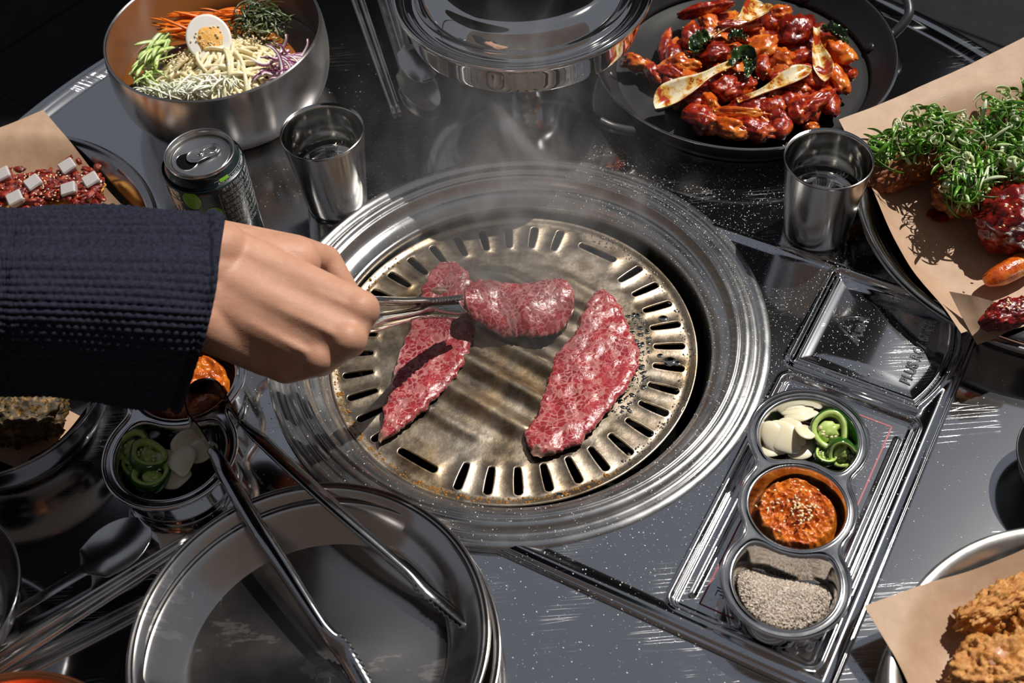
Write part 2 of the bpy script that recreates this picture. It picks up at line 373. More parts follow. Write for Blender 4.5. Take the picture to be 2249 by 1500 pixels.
MAT['garlic'] = plain('garlic', (0.86, 0.76, 0.52), 0.26, sss=0.25, vscale=70, vcol=(0.90, 0.83, 0.64), coat=0.2)
MAT['chilli_skin'] = plain('chilli_skin', (0.015, 0.075, 0.006), 0.15, coat=0.5, vscale=60, vcol=(0.035, 0.13, 0.012))
MAT['chilli_flesh'] = plain('chilli_flesh', (0.38, 0.56, 0.09), 0.25, sss=0.1, vscale=200, vcol=(0.58, 0.72, 0.26))
MAT['chilli_seed'] = plain('chilli_seed', (0.80, 0.72, 0.42), 0.4)
MAT['radish'] = plain('radish', (0.52, 0.50, 0.49), 0.22, sss=0.5, bscale=300, bstr=0.3, bdist=0.0006)
MAT['scallion_green'] = plain('scallion_green', (0.035, 0.15, 0.008), 0.24, vscale=70, vcol=(0.15, 0.36, 0.03), coat=0.3)
MAT['scallion_white'] = plain('scallion_white', (0.72, 0.78, 0.58), 0.26, sss=0.1, vscale=70, vcol=(0.46, 0.62, 0.22), coat=0.2)
MAT['leaf_dark'] = plain('wilted_leaf', (0.008, 0.022, 0.006), 0.18, vscale=120, vcol=(0.035, 0.075, 0.012), coat=0.5)
def bok_mat():
    m, nt, b = newmat('bok_choy_stem'); vec = coords(nt)
    f = noisen(nt, vec, 75, 4, 0.6)
    r = ramp(nt, f, [(0.42, (0.80, 0.73, 0.52)), (0.50, (0.68, 0.40, 0.07)), (0.57, (0.36, 0.035, 0.006))]); nt.links.new(r.outputs[0], b.inputs['Base Color'])
    b.inputs['Roughness'].default_value = 0.2; b.inputs['Coat Weight'].default_value = 0.4; return m
MAT['bok'] = bok_mat()
def salt_mat():
    m, nt, b = newmat('seasoned_salt'); vec = coords(nt)
    v = voro(nt, vec, 1100); r = ramp(nt, v.outputs['Color'], [(0.18, (0.05, 0.04, 0.03)), (0.34, (0.40, 0.28, 0.17)), (0.60, (0.58, 0.52, 0.46)), (0.9, (0.80, 0.77, 0.74))])
    nt.links.new(r.outputs[0], b.inputs['Base Color']); b.inputs['Roughness'].default_value = 0.4; bump(nt, v.outputs['Distance'], 0.9, 0.001, b); return m
MAT['salt'] = salt_mat()
MAT['salt_grain'] = plain('salt_grain', (0.80, 0.74, 0.68), 0.4, vscale=800, vcol=(0.36, 0.24, 0.14), spec=0.3)
MAT['ink_black'] = plain('ink_black', (0.02, 0.02, 0.022), 0.45)
MAT['ink_red'] = plain('ink_red', (0.36, 0.012, 0.02), 0.4)
MAT['can_print'] = plain('can_dark_print', (0.010, 0.020, 0.024), 0.25, coat=0.5)
MAT['can_white'] = plain('can_white_print', (0.62, 0.64, 0.64), 0.3, coat=0.3)
MAT['can_green'] = plain('can_green_print', (0.18, 0.52, 0.02), 0.25, coat=0.4, vscale=60, vcol=(0.30, 0.62, 0.05))
MAT['tile'] = plain('dark_tile', (0.012, 0.012, 0.013), 0.6, vscale=14, vcol=(0.018, 0.018, 0.019), bscale=60, bstr=0.1, bdist=0.003, spec=0.06)
MAT['grout'] = plain('grout', (0.05, 0.045, 0.044), 0.9, spec=0.1)
MAT['wall_dark'] = plain('dark_backdrop', (0.012, 0.012, 0.014), 0.8, bscale=8, bstr=0.3, bdist=0.02)
MAT['wall_warm'] = plain('warm_backdrop', (0.13, 0.10, 0.088), 0.9, bscale=12, bstr=0.2, bdist=0.01)
MAT['copper'] = steel('copper_bowl', (0.62, 0.22, 0.10), 0.3)
MAT['red_lip'] = MAT['copper']
MAT['seam'] = plain('dark_gasket', (0.01, 0.01, 0.01), 0.6)

# ================================================================== SETTING
FLZ = -0.75
fl = empty('floor', (0, 0, FLZ)); tag(fl, kind='structure')
def box(m, x0, x1, y0, y1, z0, z1, bev=0.0, mi=0):
    bm = bmesh.new(); bmesh.ops.create_cube(bm, size=1.0)
    for v in bm.verts: v.co = Vector(((x0 + x1) / 2 + v.co.x * (x1 - x0), (y0 + y1) / 2 + v.co.y * (y1 - y0), (z0 + z1) / 2 + v.co.z * (z1 - z0)))
    if bev: bmesh.ops.bevel(bm, geom=list(bm.edges), offset=bev, segments=1, affect='EDGES')
    bm.verts.ensure_lookup_table(); m.add([v.co.copy() for v in bm.verts], [tuple(v.index for v in f.verts) for f in bm.faces], mi); bm.free(); return m
part('screed', box(M(), -4.2, 4.2, -2.4, 6.0, -0.05, -0.004), MAT['grout'], fl, smooth=False)
_a, _b = at(0, 115, FLZ), at(180, 0, FLZ)
TS, TA = 0.60, math.atan2(_b.y - _a.y, _b.x - _a.x)
tile_me = mesh_of(box(M(), -TS / 2 + 0.003, TS / 2 - 0.003, -TS / 2 + 0.003, TS / 2 - 0.003, -0.01, 0.0, 0.002), 'tile', MAT['tile'], smooth=False)
g0 = at(90, 58, FLZ)
for i in range(-8, 9):
    for j in range(-8, 9):
        lx = i * TS + 0.12; ly = j * TS + (0.5 * TS)
        x = g0.x + lx * math.cos(TA) - ly * math.sin(TA); y = g0.y + lx * math.sin(TA) + ly * math.cos(TA)
        if -3.6 < x < 3.6 and -2.0 < y < 5.3:
            t = link('tile', tile_me, fl, (x, y, 0.0)); t.rotation_euler = (0, 0, TA)
def slab(name, x0, x1, y0, y1, z0, z1, mat):
    return tag(link(name, mesh_of(box(M(), x0, x1, y0, y1, z0, z1), name, mat, smooth=False)), kind='structure')
slab('added_wall_back', -0.95, 1.9, 3.4, 3.6, FLZ, 4.7, MAT['wall_dark'])  # unseen wall, added and sized to give the steel dark reflections
slab('added_wall_right', 1.9, 5.6, 3.4, 3.6, FLZ, 2.7, MAT['wall_dark'])  # lower unseen wall, added to keep the far right reflections dark
slab('added_wall_front', -5.0, 5.6, -2.6, -2.4, FLZ, 4.0, MAT['wall_warm'])  # unseen wall behind the camera, added to darken and warm the steel's reflections
# unseen sunshade, added left of the frame as something dark for the steel to mirror
pb = empty('added_parasol', (-1.75, 0.30, FLZ)); tag(pb, 'large dark sunshade, unseen, added left of the table for the steel to mirror', 'added_parasol')
Vc = [(0, 0, 3.72)]; Fc = []
for q_ in range(1, 9):
    for k in range(48):
        a = 2 * PI * k / 48; rr = 1.42 * q_ / 8; Vc.append((rr * math.cos(a), rr * math.sin(a), 3.72 - 0.42 * (q_ / 8) ** 1.3 - 0.03 * (q_ / 8) * math.cos(8 * a)))
for k in range(48): Fc.append((0, 1 + k, 1 + (k + 1) % 48))
for q_ in range(7):
    for k in range(48): b0 = 1 + q_ * 48; Fc.append((b0 + k, b0 + 48 + k, b0 + 48 + (k + 1) % 48, b0 + (k + 1) % 48))
part('canopy', M().add(Vc, Fc), MAT['wall_dark'], pb)
part('pole', M().add(*lathe([(0.025, 0.04), (0.025, 3.70), (0.0, 3.71)], 20)), MAT['pan_handle'], pb)
part('base', M().add(*lathe([(0.28, 0.0), (0.28, 0.05), (0.05, 0.07), (0.03, 0.10)], 40)), MAT['pan_handle'], pb)

# ================================================================== TABLE
TR = 0.5625
tb = empty('dining_table', (0, 0, FLZ)); tag(tb, 'round mirror-polished stainless steel table with the grill sunk into its middle', 'table')
prof = [(0.1955, -0.022), (0.1955, -0.0012), (0.1962, -0.0002), (0.197, 0.0), (0.1985, 0.0), (0.30, 0.0), (0.45, 0.0), (0.529, 0.0), (0.532, 0.0), (0.536, -0.0012), (0.540, -0.0004), (0.544, 0.0035), (0.549, 0.0062), (0.5545, 0.0066), (0.559, 0.004), (TR, -0.001), (0.5635, -0.008), (0.562, -0.020), (0.556, -0.026), (0.540, -0.024), (0.45, -0.022), (0.1955, -0.022)]
part('tabletop', M().add(*lathe(prof, 256)), MAT['table'], tb, world=True)
part('apron', M().add(*lathe([(0.25, -0.023), (0.25, -0.12), (0.22, -0.125), (0.0, -0.125)], 64)), MAT['panel'], tb, world=True)
part('pedestal', M().add(*lathe([(0.05, -0.12), (0.05, -0.70), (0.055, -0.72), (0.26, -0.735), (0.27, -0.7485)], 48, capb=False)), MAT['brushed'], tb, world=True)

# ---------------- roaster: ring, grill plate, burner well, control panel
GC = (-0.0045, -0.002)
ro = empty('tabletop_roaster', (0, 0, 0)); tag(ro, 'built-in tabletop grill with polished drip ring, slotted plate and side panel', 'grill')
rp = [(0.2030, 0.0004), (0.2028, 0.0045), (0.2010, 0.0068), (0.1975, 0.0076), (0.1945, 0.0066), (0.1925, 0.0048), (0.1895, 0.0048), (0.1880, 0.0066), (0.1860, 0.0088), (0.1835, 0.0098), (0.1810, 0.0094),
      (0.1795, 0.0072), (0.1780, 0.0068), (0.1765, 0.0076), (0.1750, 0.0070), (0.1740, 0.0040), (0.1722, -0.0006), (0.1700, -0.0030), (0.1675, -0.0036), (0.1640, -0.0052), (0.1605, -0.0090), (0.1592, -0.0110), (0.1575, -0.0116), (0.1560, -0.0160), (0.1545, -0.0225), (0.1532, -0.0300)]
part('drip_ring', M().add(*lathe(fine2(rp, 3), 256)), MAT['ring'], ro, world=True)
part('burner_well', M().add(*lathe([(0.1548, -0.0300), (0.150, -0.060), (0.12, -0.085), (0.0, -0.090)], 96)), MAT['black_hole'], ro, world=True)
# grill plate: polar mesh with real slots
PZ = -0.0185
RI, RO = 0.1085, 0.1425
W1 = math.radians(9.72); WT = math.radians(24.48); A_T = math.radians(51.5)
def plate_z(x, y):
    r = math.hypot(x, y)
    th = math.radians(40.0)     # corrugations run down-right
    s = x * math.sin(th) + y * math.cos(th)
    t = x * math.cos(th) - y * math.sin(th)
    e = ss(0.098, 0.080, r) * 1.0
    z = 0.0042 * e * (0.5 + 0.5 * math.cos(2 * PI * s / 0.0305)) ** 1.3 * ss(0.088, 0.070, abs(t))
    z += 0.0022 * ss(0.150, 0.02, r)
    z += 0.0016 * ss(0.1440, 0.1490, r)
    return z
sectors = []; a = A_T
for half in range(2):
    c0 = A_T + half * PI; sectors.append((c0 - WT / 2, c0 + WT / 2, 't'))
    a = c0 + WT / 2
    for k in range(16): sectors.append((a, a + W1, 'r')); a += W1
NS = 8
thetas = []; Vp = []; Fp = []
ring_in = []; ring_out = []
for (t0, t1, ty) in sectors:
    ns = NS * (2 if ty == 't' else 1); nr = 10
    B = []       # boundary in (theta, r), counter-clockwise
    for k in range(ns): B.append((t0 + (t1 - t0) * k / ns, RI))
    for k in range(nr): B.append((t1, RI + (RO - RI) * k / nr))
    for k in range(ns): B.append((t1 - (t1 - t0) * k / ns, RO))
    for k in range(nr): B.append((t0, RO - (RO - RI) * k / nr))
    tc = (t0 + t1) / 2
    er = Vector((math.cos(tc), math.sin(tc))); et = Vector((-er.y, er.x))
    if ty == 'r': cen = er * 0.1278; hl, wd, ax = 0.0100, 0.0031, er; per = et
    else: cen = er * 0.1290; hl, wd, ax = 0.0150, 0.0034, et; per = -er
    rows = [[], [], [], [], []]
    for (th, r) in B:
        p = Vector((r * math.cos(th), r * math.sin(th)))
        q = p - cen
        u = max(-hl, min(hl, q.dot(ax) * (0.62 if ty == 'r' else 0.72))); base = cen + ax * u
        d = (q - ax * u); d = d.normalized() if d.length > 1e-9 else per
        wv = wd * (1.0 + (0.12 * u / hl if ty == 'r' else 0))
        sl_ = base + d * wv
        lip = base + d * (wv + 0.0006); lip2 = base + d * (wv + 0.0017)
        for k, (pt, dz) in enumerate(((p, 0), (lip2, 0.0), (lip, 0.00055), (sl_, 0.0002), (sl_, -0.0022))):
            rows[k].append((pt.x, pt.y, plate_z(pt.x, pt.y) + dz))
    b = len(Vp); n = len(B)
    for rw in rows: Vp.extend(rw)
    for k in range(len(rows) - 1):
        for j in range(n):
            j2 = (j + 1) % n; Fp.append((b + k * n + j, b + (k + 1) * n + j, b + (k + 1) * n + j2, b + k * n + j2)[::-1])
    thetas += [t0 + (t1 - t0) * k / ns for k in range(ns)]
pm = M(); pm.add([(x + GC[0], y + GC[1], z + PZ) for x, y, z in Vp], Fp)
def polar(rs, cap0=False):
    V = []; F = []; n = len(thetas)
    for r in rs:
        for th in thetas: x, y = r * math.cos(th), r * math.sin(th); V.append((x + GC[0], y + GC[1], plate_z(x, y) + PZ))
    for i in range(len(rs) - 1):
        for k in range(n): k2 = (k + 1) % n; F.append((i * n + k, (i + 1) * n + k, (i + 1) * n + k2, i * n + k2))
    if cap0: V.append((GC[0], GC[1], plate_z(0, 0) + PZ)); c_ = len(V) - 1; F += [(c_, k, (k + 1) % n) for k in range(n)]
    return V, F
pm.add(*polar([0.004 + (RI - 0.004) * k / 56 for k in range(57)], True))
pm.add(*polar([RO, 0.1440, 0.1455, 0.1470, 0.1480, 0.1490]))
Vr, Fr = lathe([(0.1490, PZ + 0.0016), (0.1500, PZ + 0.0018), (0.1505, PZ + 0.0008), (0.1500, PZ - 0.0006), (0.1480, PZ - 0.0016)], 180, GC); pm.add(Vr, Fr)
gp = mesh_of(pm, 'grill_plate', MAT['plate'])
bm = bmesh.new(); bm.from_mesh(gp); bmesh.ops.remove_doubles(bm, verts=bm.verts, dist=0.00003); bmesh.ops.recalc_face_normals(bm, faces=bm.faces); bm.to_mesh(gp); bm.free()
gp.polygons.foreach_set('use_smooth', [True] * len(gp.polygons))
link('grill_plate', gp, ro)
# droplets of oil along the rim of the plate and on it
rnd = random.Random(4)
def drops(n, fn, mat, name, parent, rmin, rmax, flat=0.45, sub=1):
    V0, F0 = ico(sub); m = M()
    for k in range(n):
        p, = [fn(k)]
        if p is None: continue
        r = rmin + (rmax - rmin) * rnd.random() ** 2.5; ex = 1 + rnd.random() * 0.6; an = rnd.random() * PI
        ca, sa = math.cos(an), math.sin(an)
        m.add([(p[0] + (v.x * ex * ca - v.y * sa) * r, p[1] + (v.x * ex * sa + v.y * ca) * r, p[2] + v.z * r * flat) for v in V0], F0)
    return m
def on_plate(rmin, rmax, a0, a1):
    def f(k):
        r = rmin + (rmax - rmin) * rnd.random(); th = math.radians(a0 + (a1 - a0) * rnd.random())
        x, y = r * math.cos(th), r * math.sin(th)
        return (x + GC[0], y + GC[1], plate_z(x, y) + PZ)
    return f
m1 = drops(360, on_plate(0.1425, 0.1482, 130, 300), None, '', None, 0.0006, 0.0015)
o_ = part('oil_droplets', m1, MAT['oil'], ro, world=True); tag(o_, kind='stuff')
m1 = drops(300, on_plate(0.138, 0.1485, -60, 60), None, '', None, 0.0005, 0.0013)
m1s = drops(420, on_plate(0.085, 0.114, -45, 15), None, '', None, 0.0005, 0.0022, 0.3, 2)
m1.add(m1s.v, m1s.f)
for (r, a, s) in ((0.128, -11.5, 0.0048), (0.128, 9, 0.0036), (0.120, -9, 0.0022), (0.134, -12, 0.0026), (0.146, -80, 0.003)):
    x, y = r * math.cos(math.radians(a)), r * math.sin(math.radians(a)); V0, F0 = ico(3)
    m1.add([(x + GC[0] + v.x * s * 1.2, y + GC[1] + v.y * s, plate_z(x, y) + PZ + v.z * s * 0.28) for v in V0], F0)
o_ = part('water_droplets', m1, MAT['film'], ro, world=True); tag(o_, kind='stuff')

# side panel with lid, nameplate recess and ribs (local axes turned by -32.3 degrees)
PA = math.radians(-32.3)
EX = Vector((math.cos(PA), math.sin(PA), 0)); EY = Vector((-math.sin(PA), math.cos(PA), 0))
def PL(x, y, z=0): return EX * x + EY * y + Vector((0, 0, z))
def rrect(X, Y, x0, x1, y0, y1, r):
    cx, cy = (x0 + x1) / 2, (y0 + y1) / 2; qx = np.abs(X - cx) - (x1 - x0) / 2 + r; qy = np.abs(Y - cy) - (y1 - y0) / 2 + r
    return np.hypot(np.maximum(qx, 0), np.maximum(qy, 0)) + np.minimum(np.maximum(qx, qy), 0) - r
NX = (0.2085, 0.3135, -0.168, 0.0525)     # nameplate recess
LX = (0.2080, 0.3050, 0.0665, 0.1695)     # push lid opening
def lid_sdf(X, Y):
    xr = 0.3055 + 0.0115 * np.clip(1 - ((Y - 0.118) / 0.0515) ** 2, 0, 1)
    a = rrect(X, Y, LX[0], 0.40, LX[2], LX[3], 0.004); return np.maximum(a, X - xr)
def panel_z(X, Y):
    e = -rrect(X, Y, -0.30, 0.330, -0.185, 0.183, 0.010)      # distance inside the outer edge
    z = 0.0050 * sstep(0.0, 0.0018, e)
    z += 0.0020 * np.exp(-((e - 0.0095) / 0.0045) ** 2) - 0.0018 * np.exp(-((e - 0.0028) / 0.0012) ** 2)
    z += 0.0014 * np.exp(-((X + 0.02 - 0.205) / 0.02) ** 2) * 0
    n = -rrect(X, Y, *NX, 0.007)
    z += 0.0016 * np.exp(-((n + 0.0016) / 0.0016) ** 2) - 0.0034 * sstep(0.0, 0.0020, n) + 0.0009 * np.exp(-((n - 0.0035) / 0.0009) ** 2)
    for xr in (0.2205, 0.3040):
        L = 0.093; dy = np.maximum(np.abs(Y + (0.0605 if xr > 0.25 else 0.060)) - L, 0); d = np.hypot(X - xr, dy)
        z += 0.0026 * (1 - sstep(0.0006, 0.0030, d))
    l = -lid_sdf(X, Y)
    z += 0.0022 * np.exp(-((l + 0.0030) / 0.0020) ** 2) - 0.0060 * sstep(-0.0004, 0.0006, l)
    # shallow stamped ramp towards the ring
    z += -0.0012 * np.exp(-((Y + 0.165) / 0.012) ** 2) * sstep(0.20, 0.12, X)
    return z
hx, hy = 470, 420
gx = np.linspace(0.02, 0.330, hx); gy = np.linspace(-0.185, 0.183, hy)
X, Y = np.meshgrid(gx, gy, indexing='ij'); Z = panel_z(X, Y)
wx = X * EX.x + Y * EY.x; wy = X * EX.y + Y * EY.y
keepv = (wx ** 2 + wy ** 2) > 0.1985 ** 2
idx = -np.ones(X.shape, int); idx[keepv] = np.arange(keepv.sum())
P3 = np.stack([wx[keepv], wy[keepv], Z[keepv] + 0.0006], 1)
q = np.stack([idx[:-1, :-1], idx[1:, :-1], idx[1:, 1:], idx[:-1, 1:]], -1).reshape(-1, 4); q = q[(q >= 0).all(1)]
ctl = part('control_panel', M(), MAT['panel'], ro)
me = bpy.data.meshes.new('control_panel'); me.from_pydata([tuple(p) for p in P3.tolist()], [], q.tolist()); me.materials.append(MAT['panel'])
me.polygons.foreach_set('use_smooth', [True] * len(me.polygons)); me.update(); ctl.data = me
# push lid
hx, hy = 150, 150
gx = np.linspace(LX[0] + 0.0012, 0.3168, hx); V = []
T = np.linspace(0, 1, hy); P = []
for j in range(hy):
    y = LX[2] + 0.0012 + (LX[3] - LX[2] - 0.0024) * T[j]
    xr = 0.3055 + 0.0115 * max(0, 1 - ((y - 0.118) / 0.0515) ** 2) - 0.0012
    row = []
    for i in range(hx):
        x = LX[0] + 0.0012 + (xr - LX[0] - 0.0012) * i / (hx - 1)
        e = min(x - LX[0] - 0.0012, xr - x, y - LX[2] - 0.0012, LX[3] - 0.0012 - y)
        z = 0.0032 + 0.0024 * ss(0, 0.0015, e) + 0.0009 * math.exp(-((e - 0.0026) / 0.0013) ** 2) - 0.0010 * ss(0.004, 0.012, e) + 0.0024 * math.exp(-(((x - 0.262) / 0.030) ** 2)) * ss(0, 0.02, e)
        row.append(PL(x, y, z))
    P.append(row)
lid = part('push_lid', M().add(*gridf(P)), MAT['panel'], ro)
def lid_top(x, y): return 0.0048 + 0.0024 * math.exp(-(((x - 0.262) / 0.030) ** 2))
# writing
def textmesh(txt, size, extrude=0.0, bevel=0.0, spacing=1.0, offset=0.0, res=3, align='CENTER'):
    cu = bpy.data.curves.new('txt', 'FONT'); cu.body = txt; cu.size = size; cu.extrude = extrude; cu.bevel_depth = bevel; cu.bevel_resolution = 2
    cu.space_character = spacing; cu.offset = offset; cu.align_x = align; cu.align_y = 'CENTER'; cu.resolution_u = res
    o = bpy.data.objects.new('txt', cu); COL.objects.link(o); dg = bpy.context.evaluated_depsgraph_get()
    me = bpy.data.meshes.new_from_object(o.evaluated_get(dg)); bpy.data.objects.remove(o); bpy.data.curves.remove(cu)
    V = [v.co.copy() for v in me.vertices]; F = [tuple(p.vertices) for p in me.polygons]; bpy.data.meshes.remove(me)
    return V, F
def place_text(V, x, y, z, sx=1.0):
    """text read along local +y of the panel, letter tops towards local -x"""
    return [PL(x - v.y, y + v.x * sx, z + v.z) for v in V]
m = M(); V, F = textmesh('PLUS ROASTER', 0.0118, 0.0002, 0.00050, 1.12); m.add(place_text(V, 0.2930, 0.118, lid_top(0.2930, 0), 0.80), F)
part('embossed_lettering', m, MAT['tray'], lid)
m = M(); V, F = textmesh('PUSH', 0.0092, 0.0002, 0.0005, 1.1); m.add(place_text(V, 0.2455, 0.118, lid_top(0.2455, 0)), F)
for (a_, b_) in (((0.2290, 0.1165), (0.2485, 0.1035)), ((0.2235, 0.1235), (0.2480, 0.1335)), ((0.2290, 0.1165), (0.2300, 0.1195)), ((0.2235, 0.1235), (0.2265, 0.1200)), ((0.2365, 0.1150), (0.2375, 0.1215)), ((0.2330, 0.1185), (0.2375, 0.1150))):
    m.add(*tube([PL(a_[0], a_[1], lid_top(a_[0], 0) + 0.0004), PL(b_[0], b_[1], lid_top(b_[0], 0) + 0.0004)], 0.0009, 8))
part('embossed_push_mark', m, MAT['tray'], lid)
m = M(); zr = 0.00235
def strip(m, x0, y0, x1, y1, w_, z):
    d = Vector((x1 - x0, y1 - y0)).normalized(); n_ = Vector((-d.y, d.x)) * w_ / 2
    m.add([PL(x0 + n_.x, y0 + n_.y, z), PL(x0 - n_.x, y0 - n_.y, z), PL(x1 - n_.x, y1 - n_.y, z), PL(x1 + n_.x, y1 + n_.y, z)], [(0, 1, 2, 3)])
fx0, fx1, fy0, fy1 = 0.2275, 0.2965, -0.157, 0.0425
for s_ in ((fx0, fy0, fx1, fy0), (fx1, fy0, fx1, fy1), (fx1, fy1, fx0, fy1), (fx0, fy1, fx0, fy0)): strip(m, *s_, 0.0011, zr)
part('red_printed_frame', m, MAT['ink_red'], ctl, smooth=False)
m = M(); V, F = textmesh('T (032)679-3707', 0.0098, spacing=1.0, align='RIGHT'); m.add(place_text(V, 0.2885, 0.036, zr, 0.86), F)
tag(part('printed_phone_number', m, MAT['ink_black'], ctl, smooth=False), 'printed telephone number')
m = M(); V, F = textmesh('과열주의', 0.0105); m.add(place_text(V, 0.2385, -0.128, zr), F)
part('printed_caution_word', m, MAT['ink_black'], ctl, smooth=False)
m = M(); m.add(*tube([PL(0.209, 0.0585, 0.0075), PL(0.31, 0.0585, 0.0075)], 0.0011, 8)); 
part('lid_hinge_bead', m, MAT['mirror'], ctl)

# spatter on the steel: thousands of specks nobody could count
obst = [(-0.255, 0.318, 0.072), (0.235, 0.295, 0.125), (0.2615, 0.09, 0.028), (-0.150, 0.168, 0.028), (0.4515, 0.058, 0.12), (-0.152, -0.27, 0.10), (0.34, -0.36, 0.11), (-0.4545, 0.106, 0.12), (-0.24, 0.13, 0.034), (0.03, 0.286, 0.09)]
V0, F0 = ico(1); sp = M()
def tray_hit(x, y): return math.hypot(x - 0.2034, y + 0.1444) < 0.044 or math.hypot(x - 0.1818, y + 0.2045) < 0.042 or math.hypot(x - 0.1642, y + 0.2578) < 0.045
def panel_h(x, y):
    lx = x * EX.x + y * EX.y; ly = x * EY.x + y * EY.y
    if lx < 0.02 or lx > 0.33 or ly < -0.185 or ly > 0.183: return 0.0
    if float(lid_sdf(np.array(lx), np.array(ly))) < -0.0012: return max(0.0050, lid_top(lx, ly) - 0.0002)
    return float(panel_z(np.array(lx), np.array(ly))) + 0.0006
rnd = random.Random(9); cnt = 0
while cnt < 8200:
    th = math.radians(rnd.choice((rnd.gauss(-20, 60), rnd.gauss(20, 45), rnd.gauss(70, 60), rnd.uniform(0, 360)))); r = 0.203 + abs(rnd.gauss(0, 0.085)) if rnd.random() < 0.72 else rnd.uniform(0.156, 0.202)
    x, y = r * math.cos(th), r * math.sin(th)
    if math.hypot(x, y) > 0.50 or y < -0.40: continue
    if any(math.hypot(x - a, y - b) < c for a, b, c in obst) or tray_hit(x, y): continue
    if r < 0.203:
        z = float(np.interp(r, [p[0] for p in rp][::-1], [p[1] for p in rp][::-1]))
    else: z = panel_h(x, y)
    s = 0.00020 + 0.00042 * rnd.random() ** 3
    sp.add([(x + v.x * s, y + v.y * s, z + v.z * s * 0.7 + 0.0001) for v in V0], F0); cnt += 1
    if cnt % 40 == 0: pass
thing1('spatter', sp, MAT['speck'], 'fine pale spatter of grease specks over the steel around the grill', 'spatter', kind='stuff', base=(0, 0, 0))

# ================================================================== VESSELS
def vessel(name, c, prof, mat, label, cat, group=None, n=96, partname='body', inner=None, zb=0.0006, sub=3):
    """a turned vessel: outer profile up to the rim, then the inner one down to the centre"""
    e = empty(name, (c[0], c[1], zb)); tag(e, label, cat, group)
    part(partname, M().add(*lathe(fine2(prof, sub), n)), mat, e)
    if inner: part('inner_wall', M().add(*lathe(fine2(inner, sub), n)), MAT['cupin'], e)
    return e
# noodle bowl (wall leans in a little at the rim)
BW = (-0.2545, 0.3185)
vessel('noodle_bowl', BW, [(0.0, 0.004), (0.04, 0.003), (0.060, 0.0008), (0.066, 0.0004), (0.074, 0.003), (0.088, 0.014), (0.0975, 0.030), (0.1015, 0.050), (0.1015, 0.070), (0.1000, 0.0835), (0.0990, 0.0846), (0.0975, 0.0836), (0.0985, 0.070), (0.0985, 0.050), (0.0945, 0.031), (0.085, 0.016), (0.072, 0.006), (0.060, 0.004), (0.0, 0.004)],
       MAT['brushed'], 'large brushed steel bowl holding the cold noodles with egg', 'bowl', n=160)
CUPP = [(0.0, 0.003), (0.0225, 0.003), (0.0245, 0.0004), (0.0262, 0.001), (0.0272, 0.004), (0.0305, 0.035), (0.0352, 0.0795), (0.0356, 0.0806), (0.0352, 0.0811)]
CUPI = [(0.0352, 0.0811), (0.0347, 0.0804), (0.0343, 0.0790), (0.0298, 0.035), (0.0262, 0.006), (0.0245, 0.0036), (0.0, 0.0036)]
for (c, lab, wlab) in (((-0.150, 0.170), 'steel water cup between the soda can and the smoking grill', 'water in the steel cup beside the soda can'),
                 ((0.2612, 0.0865), 'steel water cup standing below the black pan at right', 'water in the steel cup below the black pan')):
    e = empty('water_cup', (c[0], c[1], 0.0006)); tag(e, lab, 'cup', 'steel water cups')
    part('body', M().add(*lathe(fine2(CUPP, 3), 96)), MAT['cup'], e)
    part('inner_wall', M().add(*lathe(fine2(CUPI, 3), 96)), MAT['cupin'], e)
    wz = 0.046
    wm = M().add(*lathe([(0.0, 0.0045), (0.0240, 0.0045), (0.0255, 0.008), (0.0292, 0.0355), (0.0300, wz), (0.0296, wz - 0.0004), (0.015, wz - 0.0006), (0.0, wz - 0.0006)], 64))
    o = link('water', mesh_of(wm, 'water', MAT['water']), None, (c[0], c[1], 0.0006)); tag(o, wlab, 'water')

# soda can
CC = (-0.2405, 0.1165)
can = empty('soda_can', (CC[0], CC[1], 0.0006)); tag(can, 'open dark soda can with green grapes printed on it', 'can')
CP = [(0.0, 0.009), (0.018, 0.006), (0.0235, 0.0008), (0.0255, 0.0004), (0.0275, 0.003), (0.0325, 0.011), (0.0328, 0.016), (0.0328, 0.100), (0.0322, 0.104), (0.0290, 0.1115), (0.0276, 0.1135)]
part('can_body', M().add(*lathe(fine2(CP, 3), 96)), MAT['can_print'], can)
CL = [(0.0276, 0.1133), (0.0272, 0.1146), (0.0276, 0.1162), (0.0284, 0.1168), (0.0282, 0.1176), (0.0272, 0.1176), (0.0262, 0.1160), (0.0252, 0.1120), (0.0243, 0.1103), (0.0234, 0.1106), (0.0230, 0.1124), (0.0222, 0.1130), (0.0, 0.1130)]
lidp = part('can_lid', M().add(*lathe(fine2(CL, 3), 96)), MAT['can'], can)
# opening, pull tab, rivet; can axes: tab points from lower-left opening to upper-right
ta = math.radians(28); tx = Vector((math.cos(ta), math.sin(ta), 0)); ty_ = Vector((-tx.y, tx.x, 0))
def CT(x, y, z): return tx * x + ty_ * y + Vector((0, 0, z))
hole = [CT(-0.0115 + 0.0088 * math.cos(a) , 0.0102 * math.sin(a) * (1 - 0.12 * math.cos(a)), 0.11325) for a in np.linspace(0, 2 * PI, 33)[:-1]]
m = M(); m.add(hole, [tuple(range(32))]); part('drink_opening', m, MAT['black_hole'], lidp, smooth=False)  # flat black disc on the lid stands in for the shade inside
part('opening_lip', M().add(*tube(hole + [hole[0]], 0.00045, 6)), MAT['can'], lidp)
def stadium(x0, x1, r0, r1, z, n=14):
    P = [(x1 + r1 * math.cos(a), r1 * math.sin(a)) for a in np.linspace(-PI / 2, PI / 2, n)] + [(x0 + r0 * math.cos(a), r0 * math.sin(a)) for a in np.linspace(PI / 2, 3 * PI / 2, n)]
    return [CT(x, y, z) for x, y in P]
m = M()
o1 = stadium(-0.004, 0.0105, 0.0068, 0.0060, 0.1150); i1 = stadium(0.0065, 0.0105, 0.0036, 0.0036, 0.1150); k = len(o1)
